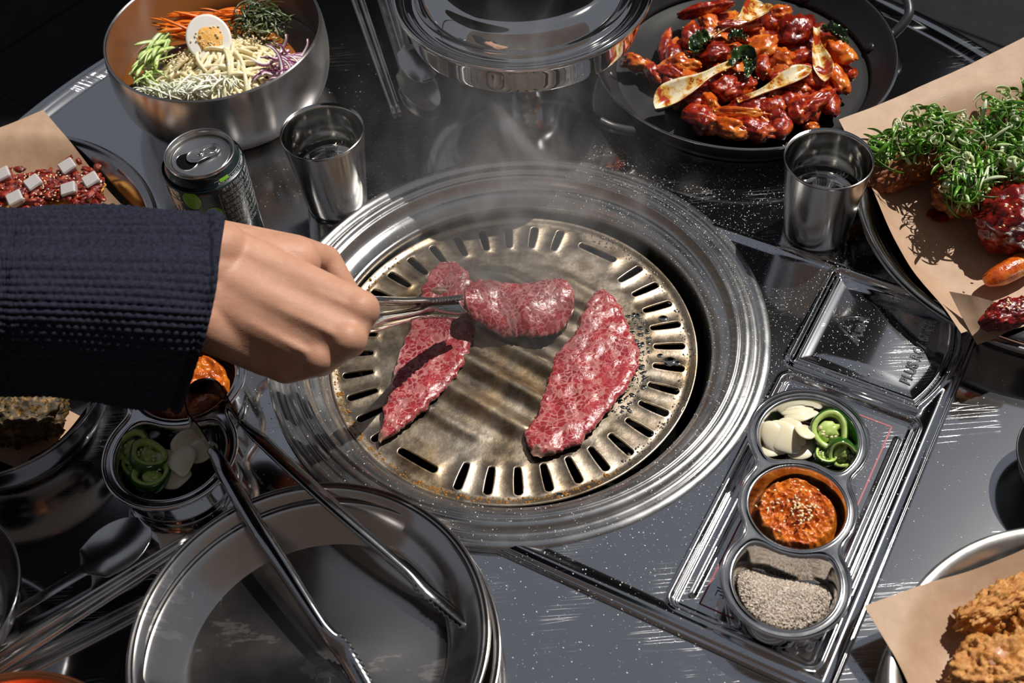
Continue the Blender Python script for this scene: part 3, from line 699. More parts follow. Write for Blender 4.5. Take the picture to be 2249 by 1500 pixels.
m.add(o1 + i1, [(j, (j + 1) % k, k + (j + 1) % k, k + j) for j in range(k)])
m.add(stadium(0.0030, 0.0062, 0.0040, 0.0040, 0.11495)[:0] or stadium(-0.0035, 0.0035, 0.0050, 0.0055, 0.1152), [tuple(range(k))])
m.add(*tube(o1 + [o1[0]], 0.0006, 6)); m.add(*tube(i1 + [i1[0]], 0.0005, 6)); part('pull_tab', m, MAT['can'], lidp)
V, F = lathe([(0.0026, 0.1130), (0.0026, 0.1158), (0.0018, 0.1164), (0.0, 0.1164)], 20); part('rivet', M().add(V, F), MAT['can'], lidp)
# printing wrapped on the can: angle a (deg, world), height h
def prof_r(z):
    zs = [p[1] for p in CP[4:]]; rs = [p[0] for p in CP[4:]]; return float(np.interp(z, zs, rs))
def wrap(V, a0, z0, rot=0.0, off=0.00025):
    out = []
    for v in V:
        x = v.x * math.cos(rot) - v.y * math.sin(rot); y = v.x * math.sin(rot) + v.y * math.cos(rot)
        z = z0 + y; a = math.radians(a0) + x / 0.0328; r = prof_r(z) + off; out.append((r * math.cos(a), r * math.sin(a), z))
    return out
def quadw(x0, x1, y0, y1, n=24):
    V = []; F = []
    for i in range(n + 1):
        x = x0 + (x1 - x0) * i / n
        for j in range(5): V.append(Vector((x, y0 + (y1 - y0) * j / 4, 0)))
    for i in range(n):
        for j in range(4): F.append((i * 5 + j, (i + 1) * 5 + j, (i + 1) * 5 + j + 1, i * 5 + j + 1))
    return V, F
body = can.children[0]
m = M(); V, F = textmesh('포도', 0.0150, res=2); m.add(wrap(V, -143, 0.0945, 0, 0.0004), F); V, F = textmesh('봉봉', 0.018, res=2); m.add(wrap(V, -128, 0.0750, 0, 0.0004), F); part('fruit_lettering', m, MAT['can_white'], body)
for (a, z, rr) in ((-105, 0.0950, 0.0092), (-80, 0.0780, 0.0088), (-170, 0.100, 0.006), (-104, 0.062, 0.006)):
    Vg = [Vector((0, 0, 0))]; Fg = []
    for ring_ in range(1, 6):
        for j in range(28): t = 2 * PI * j / 28; Vg.append(Vector((rr * 0.84 * ring_ / 5 * math.cos(t), rr * ring_ / 5 * math.sin(t), 0)))
    for j in range(28): Fg.append((0, 1 + j, 1 + (j + 1) % 28))
    for q_ in range(4):
        for j in range(28): b0 = 1 + q_ * 28; Fg.append((b0 + j, b0 + 28 + j, b0 + 28 + (j + 1) % 28, b0 + (j + 1) % 28))
    part('printed_grape', M().add(wrap(Vg, a, z, 0, 0.0004), Fg), MAT['can_green'], body)
m = M(); V, F = quadw(-0.0045, 0.0045, -0.0012, 0.0014, 8); m.add(wrap(V, -50, 0.1085, 0, 0.0004), F); part('green_label_bar', m, MAT['can_green'], body)
m = M()
rows = ['식품유형 과채음료 내용량', '제조원 해태 서울 영등포', '원재료명 정제수 포도과즙', '포도과육 설탕 구연산 향', '내면재질 폴리에틸렌 소비', '유통기한 밑면 표기일까지', '고객상담 반품 및 교환처', '직사광선을 피해 보관함', '알루미늄 캔 분리배출 함', '영양정보 탄수화물 당류']
for k, t in enumerate(rows):
    V, F = textmesh(t, 0.0062, res=1, spacing=0.92); z = 0.1055 - k * 0.0058
    m.add(wrap([Vector((v.x * 0.62, v.y * 0.8, 0)) for v in V], -28, z, 0, 0.0003), F)
    V, F = textmesh(rows[(k * 3 + 2) % 10], 0.0056, res=1, spacing=0.92); m.add(wrap([Vector((v.x * 0.62, v.y * 0.8, 0)) for v in V], 18, z, 0, 0.0003), F)
for zz in (0.1088, 0.1027, 0.0905, 0.0785): V, F = quadw(-0.024, 0.024, -0.00012, 0.00012, 20); m.add(wrap(V, -24, zz, 0, 0.0003), F)
for aa in (-66, -45): V, F = quadw(-0.00012, 0.00012, 0.060, 0.1085, 1); m.add(wrap(V, aa, 0.0, 0, 0.0003), F)
part('ingredient_lettering', m, MAT['can_white'], body, smooth=False)
m = M(); V, F = quadw(-0.014, 0.02, -0.003, 0.003, 20); m.add(wrap([Vector((v.x, v.y - v.x * 0.4, 0)) for v in V], 10, 0.052, 0, 0.0004), F); part('silver_sash', m, MAT['can'], body)

# lidded pot
PC = (0.0305, 0.2970)
pot = empty('lidded_pot', (PC[0], PC[1], 0.0006)); tag(pot, 'polished steel pot with a domed lid at the far side of the grill', 'pot')
part('pot_body', M().add(*lathe(fine2([(0.0, 0.0700), (0.040, 0.0700), (0.075, 0.0725), (0.092, 0.0780), (0.1010, 0.0840), (0.1040, 0.0862), (0.1050, 0.0885), (0.1062, 0.1000), (0.1078, 0.1120), (0.1100, 0.1145), (0.1145, 0.1160), (0.1155, 0.1180), (0.1150, 0.1205), (0.1130, 0.1215), (0.1105, 0.1205), (0.1090, 0.1180), (0.1070, 0.112), (0.104, 0.095)], 4), 192)), MAT['mirror'], pot)
pl = part('pot_lid', M().add(*lathe(fine2([(0.1050, 0.1135), (0.1072, 0.1158), (0.1060, 0.1178), (0.1035, 0.1165), (0.1005, 0.1150), (0.0970, 0.1158), (0.0945, 0.1190), (0.0925, 0.1250), (0.0890, 0.1320), (0.0840, 0.1365), (0.0760, 0.1390), (0.0600, 0.1402), (0.0300, 0.1408), (0.0, 0.1410)], 4), 192)), MAT['mirror'], pot)
part('stand', M().add(*lathe([(0.030, 0.0), (0.030, 0.004), (0.016, 0.008), (0.015, 0.066), (0.030, 0.0702)], 40, (0.0, 0.036))), MAT['tray'], pot)
part('lid_knob', M().add(*lathe(fine2([(0.0, 0.140), (0.008, 0.141), (0.007, 0.149), (0.014, 0.155), (0.014, 0.160), (0.0, 0.163)], 3), 32)), MAT['pan_handle'], pl)

# black pan with two loop handles and rivets
NC = (0.2350, 0.2975)
pan = empty('frying_pan', (NC[0], NC[1], 0.0006)); tag(pan, 'black non-stick pan with two loop handles heaped with red stir-fry', 'pan')
part('pan_body', M().add(*lathe(fine2([(0.0, 0.0004), (0.112, 0.0004), (0.121, 0.003), (0.133, 0.019), (0.1402, 0.0305), (0.1412, 0.0318), (0.1398, 0.0322), (0.1380, 0.0308), (0.1300, 0.0195), (0.1190, 0.0068), (0.1120, 0.0042), (0.0, 0.0040)], 4), 160)), MAT['pan'], pan)
part('steel_edge', M().add(*lathe([(0.1400, 0.0310), (0.1416, 0.0312), (0.1418, 0.0322), (0.1404, 0.0326)], 160)), MAT['tray'], pan)
def pan_handle(ang, sp, ext, zlift):
    a0 = math.radians(ang)
    P = [(0.137, -sp, 0.019), (0.150, -sp * 0.98, 0.026), (0.137 + ext * 0.72, -sp * 0.86, 0.030 + zlift * 0.6), (0.137 + ext, -sp * 0.42, 0.032 + zlift), (0.137 + ext, sp * 0.42, 0.032 + zlift), (0.137 + ext * 0.72, sp * 0.86, 0.030 + zlift * 0.6), (0.150, sp * 0.98, 0.026), (0.137, sp, 0.019)]
    return [Vector((x * math.cos(a0) - y * math.sin(a0), x * math.sin(a0) + y * math.cos(a0), z)) for x, y, z in P]
for ang, sp_, ext in ((27, 0.052, 0.034), (200, 0.046, 0.036)):
    h_ = part('loop_handle', M().add(*tube(fine(pan_handle(ang, sp_, ext, 0.004), 6), 0.0046, 12)), MAT['pan_handle'], pan)
    for sg in (-1, 1):
        a1 = math.radians(ang) + sg * sp_ / 0.130
        for rr, zz in ((0.1235, 0.0105),):
            x, y = rr * math.cos(a1), rr * math.sin(a1)
            V, F = blob((x, y, zz + 0.001), (0.0056, 0.0056, 0.0026), 3, 0.0, rot=Matrix.Rotation(a1, 3, 'Z') @ Matrix.Rotation(math.radians(-48), 3, 'Y'))
            part('rivet', M().add(V, F), MAT['pan'], pan)

# plates
def plate(name, c, R, zr, label, mat, cat='plate', deep=False, group=None, zb=0.0006):
    k = zr
    if deep: pr = [(0.0, 0.003), (R * 0.62, 0.002), (R * 0.72, 0.0006), (R * 0.86, 0.008), (R * 0.955, k * 0.5), (R * 0.985, k * 0.93), (R, k), (R * 0.985, k + 0.001), (R * 0.965, k * 0.93), (R * 0.93, k * 0.5), (R * 0.84, 0.011), (R * 0.70, 0.0045), (0.0, 0.0045)]
    else: pr = [(0.0, 0.0016), (R * 0.70, 0.0012), (R * 0.76, 0.0004), (R * 0.84, 0.006), (R * 0.935, k * 0.82), (R * 0.975, k * 0.96), (R, k * 0.92), (R * 1.003, k * 0.985), (R * 0.985, k + 0.0012), (R * 0.955, k), (R * 0.925, k * 0.86), (R * 0.83, 0.0085), (R * 0.75, 0.0034), (R * 0.55, 0.0030), (0.0, 0.0030)]
    e = empty(name, (c[0], c[1], zb)); tag(e, label, cat, group)
    part('dish_body', M().add(*lathe(fine2(pr, 4), 160)), mat, e)
    return e
plate('serving_plate', (-0.4545, 0.1060), 0.1585, 0.030, 'steel plate at upper left lined with paper under the topped cutlet', MAT['dish'])
plate('serving_plate', (0.4515, 0.0580), 0.1620, 0.032, 'large steel plate at right lined with paper under the scallion chicken', MAT['dark_dish'])
plate('serving_plate', (0.3400, -0.3600), 0.1300, 0.026, 'steel plate in the lower right corner lined with paper under plain fried chicken', MAT['brushed'])
plate('deep_bowl', (-0.4015, -0.0455), 0.0865, 0.045, 'dark deep steel bowl at left holding seaweed tempura on paper', MAT['dark_dish'], 'bowl', True)
# two stacked trays under the tongs
OV = [(0.0, 0.0018), (0.075, 0.0018), (0.082, 0.0006), (0.090, 0.003), (0.103, 0.0140), (0.1135, 0.0250), (0.1185, 0.0262), (0.1200, 0.0272), (0.1190, 0.0286), (0.1165, 0.0282), (0.1130, 0.0270), (0.1010, 0.0158), (0.090, 0.0062), (0.082, 0.0036), (0.0, 0.0036)]
for (c, zb, lab) in (((-0.1475, -0.2800), 0.0006, 'lower steel plate of the stacked pair, its rim peeping out at the right'),
                     ((-0.1540, -0.2700), 0.0050, 'empty smeared steel plate on top of the pair, the tongs lying across it')):
    e = empty('round_plate', (c[0], c[1], zb)); tag(e, lab, 'plate', 'stacked empty plates')
    part('dish_body', M().add(*lathe(fine2(OV, 4), 192)), MAT['smear'], e)
# partly visible vessels at the frame's edge
vessel('steel_bowl', (-0.4190, -0.2277), [(0.0, 0.002), (0.036, 0.002), (0.050, 0.008), (0.066, 0.030), (0.0722, 0.049), (0.0720, 0.0505), (0.0700, 0.048), (0.062, 0.028), (0.046, 0.010), (0.0, 0.004)], MAT['dark_dish'], 'dark steel bowl cut by the left edge below the tempura', 'bowl')
vessel('copper_bowl', (-0.3350, -0.3715), [(0.0, 0.002), (0.040, 0.001), (0.066, 0.012), (0.081, 0.036), (0.0850, 0.048), (0.0835, 0.0505), (0.0795, 0.048), (0.075, 0.034), (0.062, 0.014), (0.0, 0.006)], MAT['copper'], 'copper-coloured bowl whose rim shows at the bottom left edge', 'bowl')
vessel('black_bowl', (0.3925, -0.1840), [(0.0, 0.001), (0.028, 0.001), (0.042, 0.010), (0.0490, 0.028), (0.0500, 0.0305), (0.0485, 0.0305), (0.041, 0.012), (0.027, 0.004), (0.0, 0.004)], MAT['pan'], 'small black bowl just entering at the right edge', 'bowl')

# ---------------- three-compartment condiment trays (outline from smooth union of three discs)
def smin(a, b, k):
    h = max(0.0, min(1.0, 0.5 + 0.5 * (b - a) / k)); return b + (a - b) * h - k * h * (1 - h)
SP_ = 0.0600; RL, RM = 0.0425, 0.0400
def tray_sdf(s, t): return smin(smin(math.hypot(s + SP_, t) - RL, math.hypot(s, t) - RM, 0.012), math.hypot(s - SP_, t) - RL, 0.012)
def wid(s):
    lo, hi = 0.0, 0.08
    if tray_sdf(s, 0) > 0: return 0.0
    for _ in range(30):
        mid = (lo + hi) / 2
        if tray_sdf(s, mid) < 0: lo = mid
        else: hi = mid
    return lo
SL = SP_ + RL
NSX, NTX = 360, 170
svals = [-SL * math.cos(PI * i / NSX) for i in range(NSX + 1)]
wv_ = [wid(s) for s in svals]; wv_[0] = wv_[-1] = 0.0
def compd(S, T, which):
    if which == 0: return np.hypot(S, T) - 0.0340
    sg = which
    a = np.hypot(S - sg * SP_, T) - 0.0360; b = 0.0395 - np.hypot(S, T)
    k = 0.010; h = np.clip(0.5 - 0.5 * (b - a) / k, 0, 1); return b + (a - b) * h + k * h * (1 - h)
def tray_z(S, T):
    z = np.zeros_like(S); H = 0.0325
    for wch, dep in ((0, 0.022), (1, 0.021), (-1, 0.021)):
        d = -compd(S, T, wch)
        wall = 0.0045 if wch == 0 else 0.0075
        z = z - dep * sstep(0.0, wall, d) + 0.0006 * np.exp(-((d + 0.0008) / 0.0010) ** 2)
    return H - 0.0016 + z
def build_tray_mesh():
    tt = np.array([-math.cos(PI * j / NTX) for j in range(NTX + 1)]) * 0.5 + np.linspace(-1, 1, NTX + 1) * 0.5
    S = np.repeat(np.array(svals)[:, None], NTX + 1, 1); Wd = np.array(wv_)[:, None]; T = tt[None, :] * (Wd - 0.0014).clip(0)
    Z = tray_z(S * (1 - 0.0014 / SL), T)
    V = np.stack([S * (1 - 0.0014 / SL), T, Z], -1).reshape(-1, 3).tolist(); n = NTX + 1
    F = [(i * n + j, (i + 1) * n + j, (i + 1) * n + j + 1, i * n + j + 1) for i in range(NSX) for j in range(NTX)]
    return M().add(V, F)
def outline(off=0.0, N=160):
    P = []
    for i in range(N): s = -SL * math.cos(PI * i / N); P.append((s, wid(s)))
    for i in range(N): s = SL * math.cos(PI * i / N); P.append((s, -wid(s)))
    if off:
        Q = []
        for i in range(len(P)):
            a = P[i - 2]; b = P[(i + 2) % len(P)]; d = Vector((b[0] - a[0], b[1] - a[1])).normalized(); Q.append((P[i][0] - d.y * off, P[i][1] + d.x * off))
        return Q
    return P
tdeck = mesh_of(build_tray_mesh(), 'tray_deck', MAT['tray'])
loops = [(0.0, 0.0309), (0.0, 0.0316), (0.0006, 0.0326), (0.0018, 0.0330), (0.0028, 0.0322), (0.0028, 0.0310), (0.0018, 0.0302), (0.0, 0.0290), (-0.0012, 0.0240), (-0.0030, 0.0100), (-0.0050, 0.0020), (-0.0080, 0.0)]
V = []; 
for off, z in loops: V += [(x, y, z) for x, y in outline(off - 0.0014)]
n = len(outline()); F = [(i * n + j, i * n + (j + 1) % n, (i + 1) * n + (j + 1) % n, (i + 1) * n + j) for i in range(len(loops) - 1) for j in range(n)]
F.append(tuple((len(loops) - 1) * n + j for j in range(n)))
tskirt = mesh_of(M().add(V, F), 'tray_wall', MAT['mirror'])
Vt, Ft = textmesh('SUS304', 0.0062, 0.0002, 0.00022, 1.15)
def tray(c, ang, label, zb=0.0, scale=1.0):
    e = empty('condiment_tray', (c[0], c[1], zb)); e.rotation_euler = (0, 0, ang); e.scale = (scale, scale, scale); tag(e, label, 'tray', 'three-compartment condiment trays')
    dk = link('tray_deck', tdeck, e); link('tray_wall', tskirt, e)
    part('stamped_lettering', M().add([(0.0290 + v.x * 0.45, 0.0335 - v.y * 0 - 0.0 + v.y * 0.45, 0.0312 + v.z * 0.6) for v in Vt], Ft), MAT['mirror'], dk)
    return e
T1 = Vector((0.1822, -0.2030)); A1 = math.atan2(-0.1134, -0.0392)     # +s points to the salt end
t1 = tray(T1, A1, 'three-part steel tray at right with garlic, bean paste and seasoned salt', 0.0030, 0.985)
T2 = Vector((-0.2565, -0.0470)); A2 = math.radians(266.5)
t2 = tray(T2, A2, 'three-part steel tray at left, half hidden under the navy sleeve', 0.0008, 1.14)
def TW(t, s, q, z):
    T, A, k, zb = ((T1, A1, 0.985, 0.0030) if t == 1 else (T2, A2, 1.14, 0.0008))
    return Vector((T.x + k * (s * math.cos(A) - q * math.sin(A)), T.y + k * (s * math.sin(A) + q * math.cos(A)), zb + z * k))
def fill_comp(t, which, level, hfun, name, mat, label, cat, inset=0.0035, shift=(0, 0), n=96, nr=40, kind=None):
    """a heap filling one compartment of a tray"""
    cs = which * SP_ * 1.06
    bound = []
    for k in range(n):
        th = 2 * PI * k / n; lo, hi = 0.0, 0.06
        for _ in range(24):
            mid = (lo + hi) / 2
            if float(compd(np.array(cs + mid * math.cos(th)), np.array(mid * math.sin(th)), which)) < -inset: lo = mid
            else: hi = mid
        bound.append(lo)
    V = [TW(t, cs, 0, hfun(cs, 0, 0.0))]; F = []
    for i in range(1, nr + 1):
        f = i / nr
        for k in range(n):
            th = 2 * PI * k / n; r = bound[k] * f; s, q = cs + r * math.cos(th), r * math.sin(th)
            V.append(TW(t, s, q, hfun(s, q, f)))
    F += [(0, 1 + k, 1 + (k + 1) % n) for k in range(n)]
    for i in range(nr - 1):
        for k in range(n): b = 1 + i * n; F.append((b + k, b + n + k, b + n + (k + 1) % n, b + (k + 1) % n))
    return thing1(name, M().add(V, F), mat, label, cat, kind=kind, base=tuple(TW(t, cs, 0, 0.011)))
def paste_h(seed):
    def f(s, q, fr):
        p = Vector((s * 130 + seed, q * 130, seed)); z = 0.0262 * (1 - 0.12 * fr)
        z += 0.0042 * fbm(p * 0.45, 2) + 0.0050 * (0.45 - abs(fbm(p * 0.95, 2))) + 0.0016 * (0.4 - abs(mnoise.noise(p * 2.4)))
        return 0.0115 + (z - 0.0115) * (1 - ss(0.80, 1.0, fr) * 0.85)
    return f
fill_comp(1, 0, 0, paste_h(3), 'soybean_paste', MAT['soybean_paste'], 'orange bean paste with sesame in the middle of the right-hand tray', 'sauce', nr=110, n=240, inset=0.0025)
fill_comp(2, 0, 0, paste_h(8), 'soybean_paste', MAT['soybean_paste'], 'shaded bean paste in the tray beside the navy cuff', 'sauce', nr=50, n=120)
def salt_h(seed):
    def f(s, q, fr):
        z = 0.0235 + 0.0020 * mnoise.noise(Vector((s * 60, q * 60, seed))) + 0.0006 * mnoise.noise(Vector((s * 1500, q * 1500, 1))) - 0.0030 * ss(0.6, 1, fr)
        z -= 0.018 * ss(0.066, 0.036, abs(s))
        return z - 0.006 * ss(0.93, 1.0, fr)
    return f
fill_comp(1, 1, 0, salt_h(1), 'seasoned_salt', MAT['salt'], 'coarse peppered salt in the near end of the right-hand tray', 'salt', inset=0.0030, kind='stuff', nr=60, n=140)
fill_comp(2, -1, 0, salt_h(2), 'seasoned_salt', MAT['salt'], 'coarse peppered salt glimpsed between cuff and wrist', 'salt', inset=0.0030, kind='stuff')
rnd = random.Random(3); m = M(); cube = [(-1, -1, -1), (1, -1, -1), (1, 1, -1), (-1, 1, -1), (-1, -1, 1), (1, -1, 1), (1, 1, 1), (-1, 1, 1)]; cf = [(0, 3, 2, 1), (4, 5, 6, 7), (0, 1, 5, 4), (1, 2, 6, 5), (2, 3, 7, 6), (3, 0, 4, 7)]
k = 0; sh = salt_h(1)
while k < 3800:
    s = rnd.uniform(0.026, 0.10); q = rnd.uniform(-0.036, 0.036)
    if float(compd(np.array(s), np.array(q), 1)) > -0.0048: continue
    c = TW(1, s, q, sh(s, q, 0.5)); r = rnd.uniform(0.00022, 0.0005); R = eul(rnd.random() * 3, rnd.random() * 3, rnd.random() * 3)
    m.add([c + R @ (Vector(v) * r) for v in cube], cf); k += 1
thing1('salt_grains', m, MAT['salt_grain'], 'loose crystals of salt on the heap in the right-hand tray', 'salt', kind='stuff', smooth=False, base=tuple(TW(1, SP_, 0, 0.02)))

# ================================================================== MEAT ON THE GRILL
def resample(P, n):
    P = fine(P, 8); L = [0.0]
    for i in range(1, len(P)): L.append(L[-1] + (P[i] - P[i - 1]).length)
    out = []; k = 0
    for j in range(n):
        t = L[-1] * j / (n - 1)
        while k < len(L) - 2 and L[k + 1] < t: k += 1
        f = (t - L[k]) / max(1e-9, L[k + 1] - L[k]); out.append(P[k].lerp(P[k + 1], min(1, f)))
    return out
def slab_strip(lp, rp, n, mcr, thick, zfun, seed, edge=0.0012, sear=None):
    A = resample([at(u, v, z) for u, v, z in lp], n); B = resample([at(u, v, z) for u, v, z in rp], n)
    top = []; bot = []
    for i in range(n):
        a, b = A[i], B[i]; d = (b - a); dn = d.normalized() if d.length > 1e-6 else Vector((1, 0, 0))
        a = a + dn * edge * fbm(a * 160 + Vector((seed, 0, 0)), 4, 0.6) * 1.9; b = b + dn * edge * fbm(b * 160 + Vector((0, seed, 0)), 4, 0.6) * 1.9
        rt_ = []; rb_ = []
        for j in range(mcr + 1):
            t = 0.5 - 0.5 * math.cos(PI * j / mcr); p = a.lerp(b, t); e = min(1.0, (1 - abs(2 * t - 1) ** 7)) ** 0.55
            endf = min(1.0, ss(0, 0.05, i / (n - 1)) * 0.9 + 0.1, ss(0, 0.05, 1 - i / (n - 1)) * 0.9 + 0.1)
            h = thick * e * endf
            nz = 0.0014 * fbm(Vector((p.x, p.y, seed * 0.1)) * 75, 3) * e + 0.00045 * fbm(Vector((p.x, p.y, seed)) * 420, 2) * e
            zo = zfun(i / (n - 1), t)
            rt_.append(Vector((p.x, p.y, p.z + zo + h + nz))); rb_.append(Vector((p.x, p.y, p.z + zo - 0.0003)))
        top.append(rt_); bot.append(rb_)
    m = M(); rows = []
    for i in range(n): rows.append(top[i] + bot[i][::-1])
    N = len(rows[0]); V = [p for r in rows for p in r]
    for i in range(n - 1):
        for k in range(N):
            k2 = (k + 1) % N; mi = 0
            if sear:
                t = (i + 0.5) / (n - 1); jj = min(k, mcr) / mcr
                e_ = min(jj, 1 - jj) if k <= mcr else 0.0
                if e_ < 0.03 + 0.05 * mnoise.noise(Vector((i * 0.13, seed, 0))) or sear(t, jj) + 0.35 * fbm(V[i * N + k] * 200, 2) > 0.5: mi = 1
            m.f.append((i * N + k, (i + 1) * N + k, (i + 1) * N + k2, i * N + k2)); m.mi.append(mi)
    m.v = [tuple(p) for p in V]
    m.f.append(tuple(range(N))[::-1]); m.f.append(tuple((n - 1) * N + k for k in range(N))); m.mi += [1, 1]
    return m
zp = PZ + 0.0052
m = slab_strip([(965, 582, zp), (935, 625, zp), (905, 700, zp), (880, 770, zp), (862, 830, zp), (845, 890, zp), (838, 935, zp), (831, 968, zp)],
               [(1000, 580, zp), (1038, 625, zp), (1046, 700, zp), (1030, 765, zp), (1008, 815, zp), (965, 868, zp), (905, 925, zp), (836, 974, zp)],
               110, 40, 0.0036, lambda s, t: 0.0022 * math.sin(s * 9) * (1 - s) + 0.003 * ss(0.25, 0, s), 1, sear=lambda s, t: 0.9 * ss(0.93, 1.0, s) + 0.4 * ss(0.88, 1.0, 1 - s) * 0)
m.add(*[[Vector(p) for p in x] if k == 0 else x for k, x in enumerate(blob(at(963, 640, zp + 0.004), (0.0085, 0.0050, 0.0028), 3, 0.3, 1.5, 4))], 1)
thing1('beef_slice', m, [MAT['meat'], MAT['seared']], 'raw marbled beef slice lying at the left of the grill, under the tongs', 'meat', 'beef slices on the grill')
m = slab_strip([(1302, 645, zp), (1280, 690, zp), (1262, 735, zp), (1226, 775, zp), (1207, 825, zp), (1190, 875, zp), (1178, 915, zp), (1152, 950, zp), (1168, 1003, zp)],
               [(1330, 637, zp), (1362, 672, zp), (1385, 725, zp), (1406, 778, zp), (1392, 828, zp), (1358, 880, zp), (1318, 925, zp), (1272, 975, zp), (1188, 1005, zp)],
               120, 48, 0.0038, lambda s, t: 0.0010 * math.sin(s * 7 + t * 3), 2, sear=lambda s, t: 0.75 * ss(0.88, 1.0, s))
thing1('beef_slice', m, [MAT['meat'], MAT['seared']], 'large marbled beef slice lying alone on the right half of the grill', 'meat', 'beef slices on the grill')
z2 = 0.0
def z2f(s, t): return 0.0150 * math.sin(PI * (0.12 + 0.76 * t)) ** 0.7 * (0.55 + 0.45 * ss(0, 0.25, s)) + 0.0016 * math.sin(s * 14) * t - 0.004 * ss(0.8, 1, s)
zA = -0.004
m = slab_strip([(1018, 652, 0.010), (1040, 632, 0.004), (1085, 630, zA), (1130, 637, zA), (1175, 635, zA), (1215, 628, zA), (1246, 632, zA), (1263, 650, zA - 0.002)],
               [(1020, 686, 0.008), (1040, 712, 0.000), (1085, 742, -0.010), (1140, 754, -0.013), (1190, 754, -0.013), (1228, 738, -0.013), (1248, 716, -0.012), (1262, 682, -0.010)],
               90, 48, 0.0036, z2f, 5, sear=lambda s, t: 0.75 * ss(0.09, 0.0, s))
thing1('beef_slice', m, [MAT['meat'], MAT['seared']], 'folded marbled beef slice lifted at its end by the tongs', 'meat', 'beef slices on the grill')

# ================================================================== TONGS
def csect(wd, hgt, th=0.0009):
    """half-tube section: outer arc then inner arc"""
    O = [(wd * math.cos(a), hgt * math.sin(a)) for a in np.linspace(0, PI, 9)]
    I = [((wd - th) * math.cos(a), (hgt - th) * math.sin(a) - 0.0) for a in np.linspace(PI, 0, 9)]
    return O + I
def tong_arm(path, ups, w0, h0, teeth=0.22, nt=11):
    P = resample(path, 260); n = len(P); L = n - 1
    def sect(i, t):
        tip = ss(1 - teeth - 0.05, 1 - teeth + 0.05, t)
        wt = w0 * (0.62 + 0.38 * ss(0.0, 0.10, t)) * (1 - 0.30 * ss(0.35, 1 - teeth - 0.02, t)) * (1 + 0.35 * tip) * (1 - 0.75 * ss(0.955, 1, t) ** 2)
        h = h0 * (0.30 + 0.70 * ss(0.0, 0.12, t)) * (1 - 0.25 * tip)
        S = csect(wt, h)
        if t > 1 - teeth:
            ph = (t - (1 - teeth)) / teeth * nt; k = 0.0011 * (1 - 2 * abs((ph % 1) - 0.5)) * (1 - ss(0.97, 1.0, t))
            S = [(x + (math.copysign(k, x) if abs(x) > wt * 0.75 else 0), y - (k * 1.2 if y < h * 0.4 else 0)) for x, y in S]
        return S
    return sweep(P, sect, ups)
def tongs(name, loop, arm_a, arm_b, ua, ub, wloop, label, w0=0.0058, h0=0.0042):
    base = loop[len(loop) // 2]; e = empty(name, tuple(base)); tag(e, label, 'tongs', 'steel grill tongs')
    P = fine(loop, 10); th = 0.0011
    V, F = sweep(P, lambda i, t: [(th / 2, -wloop * (0.55 + 0.45 * math.sin(PI * t) ** 0.5) / 2), (th / 2, wloop * (0.55 + 0.45 * math.sin(PI * t) ** 0.5) / 2), (-th / 2, wloop * (0.55 + 0.45 * math.sin(PI * t) ** 0.5) / 2), (-th / 2, -wloop * (0.55 + 0.45 * math.sin(PI * t) ** 0.5) / 2)], Vector((0.15, -0.1, 1)).normalized())
    part('spring_loop', M().add(V, F), MAT['tong'], e, world=True, smooth=False)
    for a, u in ((arm_a, ua), (arm_b, ub)): part('tong_arm', M().add(*tong_arm(a, u, w0, h0)), MAT['tong'], e, world=True)
    return e
Z1 = Vector((0, 0, 1))
# tongs lying over the left tray and the empty plates
lo = [at(463, 985, 0.046), at(440, 950, 0.046), at(415, 920, 0.047), at(410, 880, 0.048), at(430, 855, 0.048), at(458, 848, 0.048), at(482, 856, 0.048), at(497, 880, 0.047), at(512, 905, 0.047), at(528, 925, 0.046)]
aa = [at(528, 925, 0.046), at(560, 955, 0.045), at(640, 1030, 0.042), at(760, 1140, 0.0365), at(900, 1265, 0.026), at(960, 1318, 0.020), at(1040, 1386, 0.019)]
ab = [at(463, 985, 0.046), at(490, 1030, 0.045), at(560, 1150, 0.0415), at(640, 1270, 0.036), at(720, 1390, 0.028), at(760, 1440, 0.020), at(815, 1535, 0.012)]
tongs('grill_tongs', lo, aa, ab, (Z1 + Vector((0.5, 0.35, 0))).normalized(), (Z1 + Vector((-0.5, -0.35, 0))).normalized(), 0.021, 'steel tongs lying across the empty plates, loop end on the left tray', w0=0.0066, h0=0.0046)
# tongs in the hand
lo = [at(500, 640, 0.150), at(470, 640, 0.152), at(440, 650, 0.153), at(432, 672, 0.152), at(445, 690, 0.151), at(475, 696, 0.150), at(505, 692, 0.148)]
aa = [at(500, 640, 0.150), at(600, 652, 0.138), at(740, 664, 0.126), at(830, 668, 0.108), at(900, 668, 0.073), at(960, 664, 0.042), at(1018, 658, 0.0245)]
ab = [at(505, 692, 0.148), at(600, 706, 0.134), at(740, 715, 0.118), at(810, 710, 0.104), at(880, 695, 0.070), at(945, 680, 0.038), at(1020, 684, 0.0165)]
tongs('grill_tongs', lo, aa, ab, Vector((-0.1, 0.8, 0.55)).normalized(), Vector((0.1, -0.7, 0.6)).normalized(), 0.010, 'steel tongs in the hand, gripping the folded beef slice', w0=0.0074, h0=0.0056)

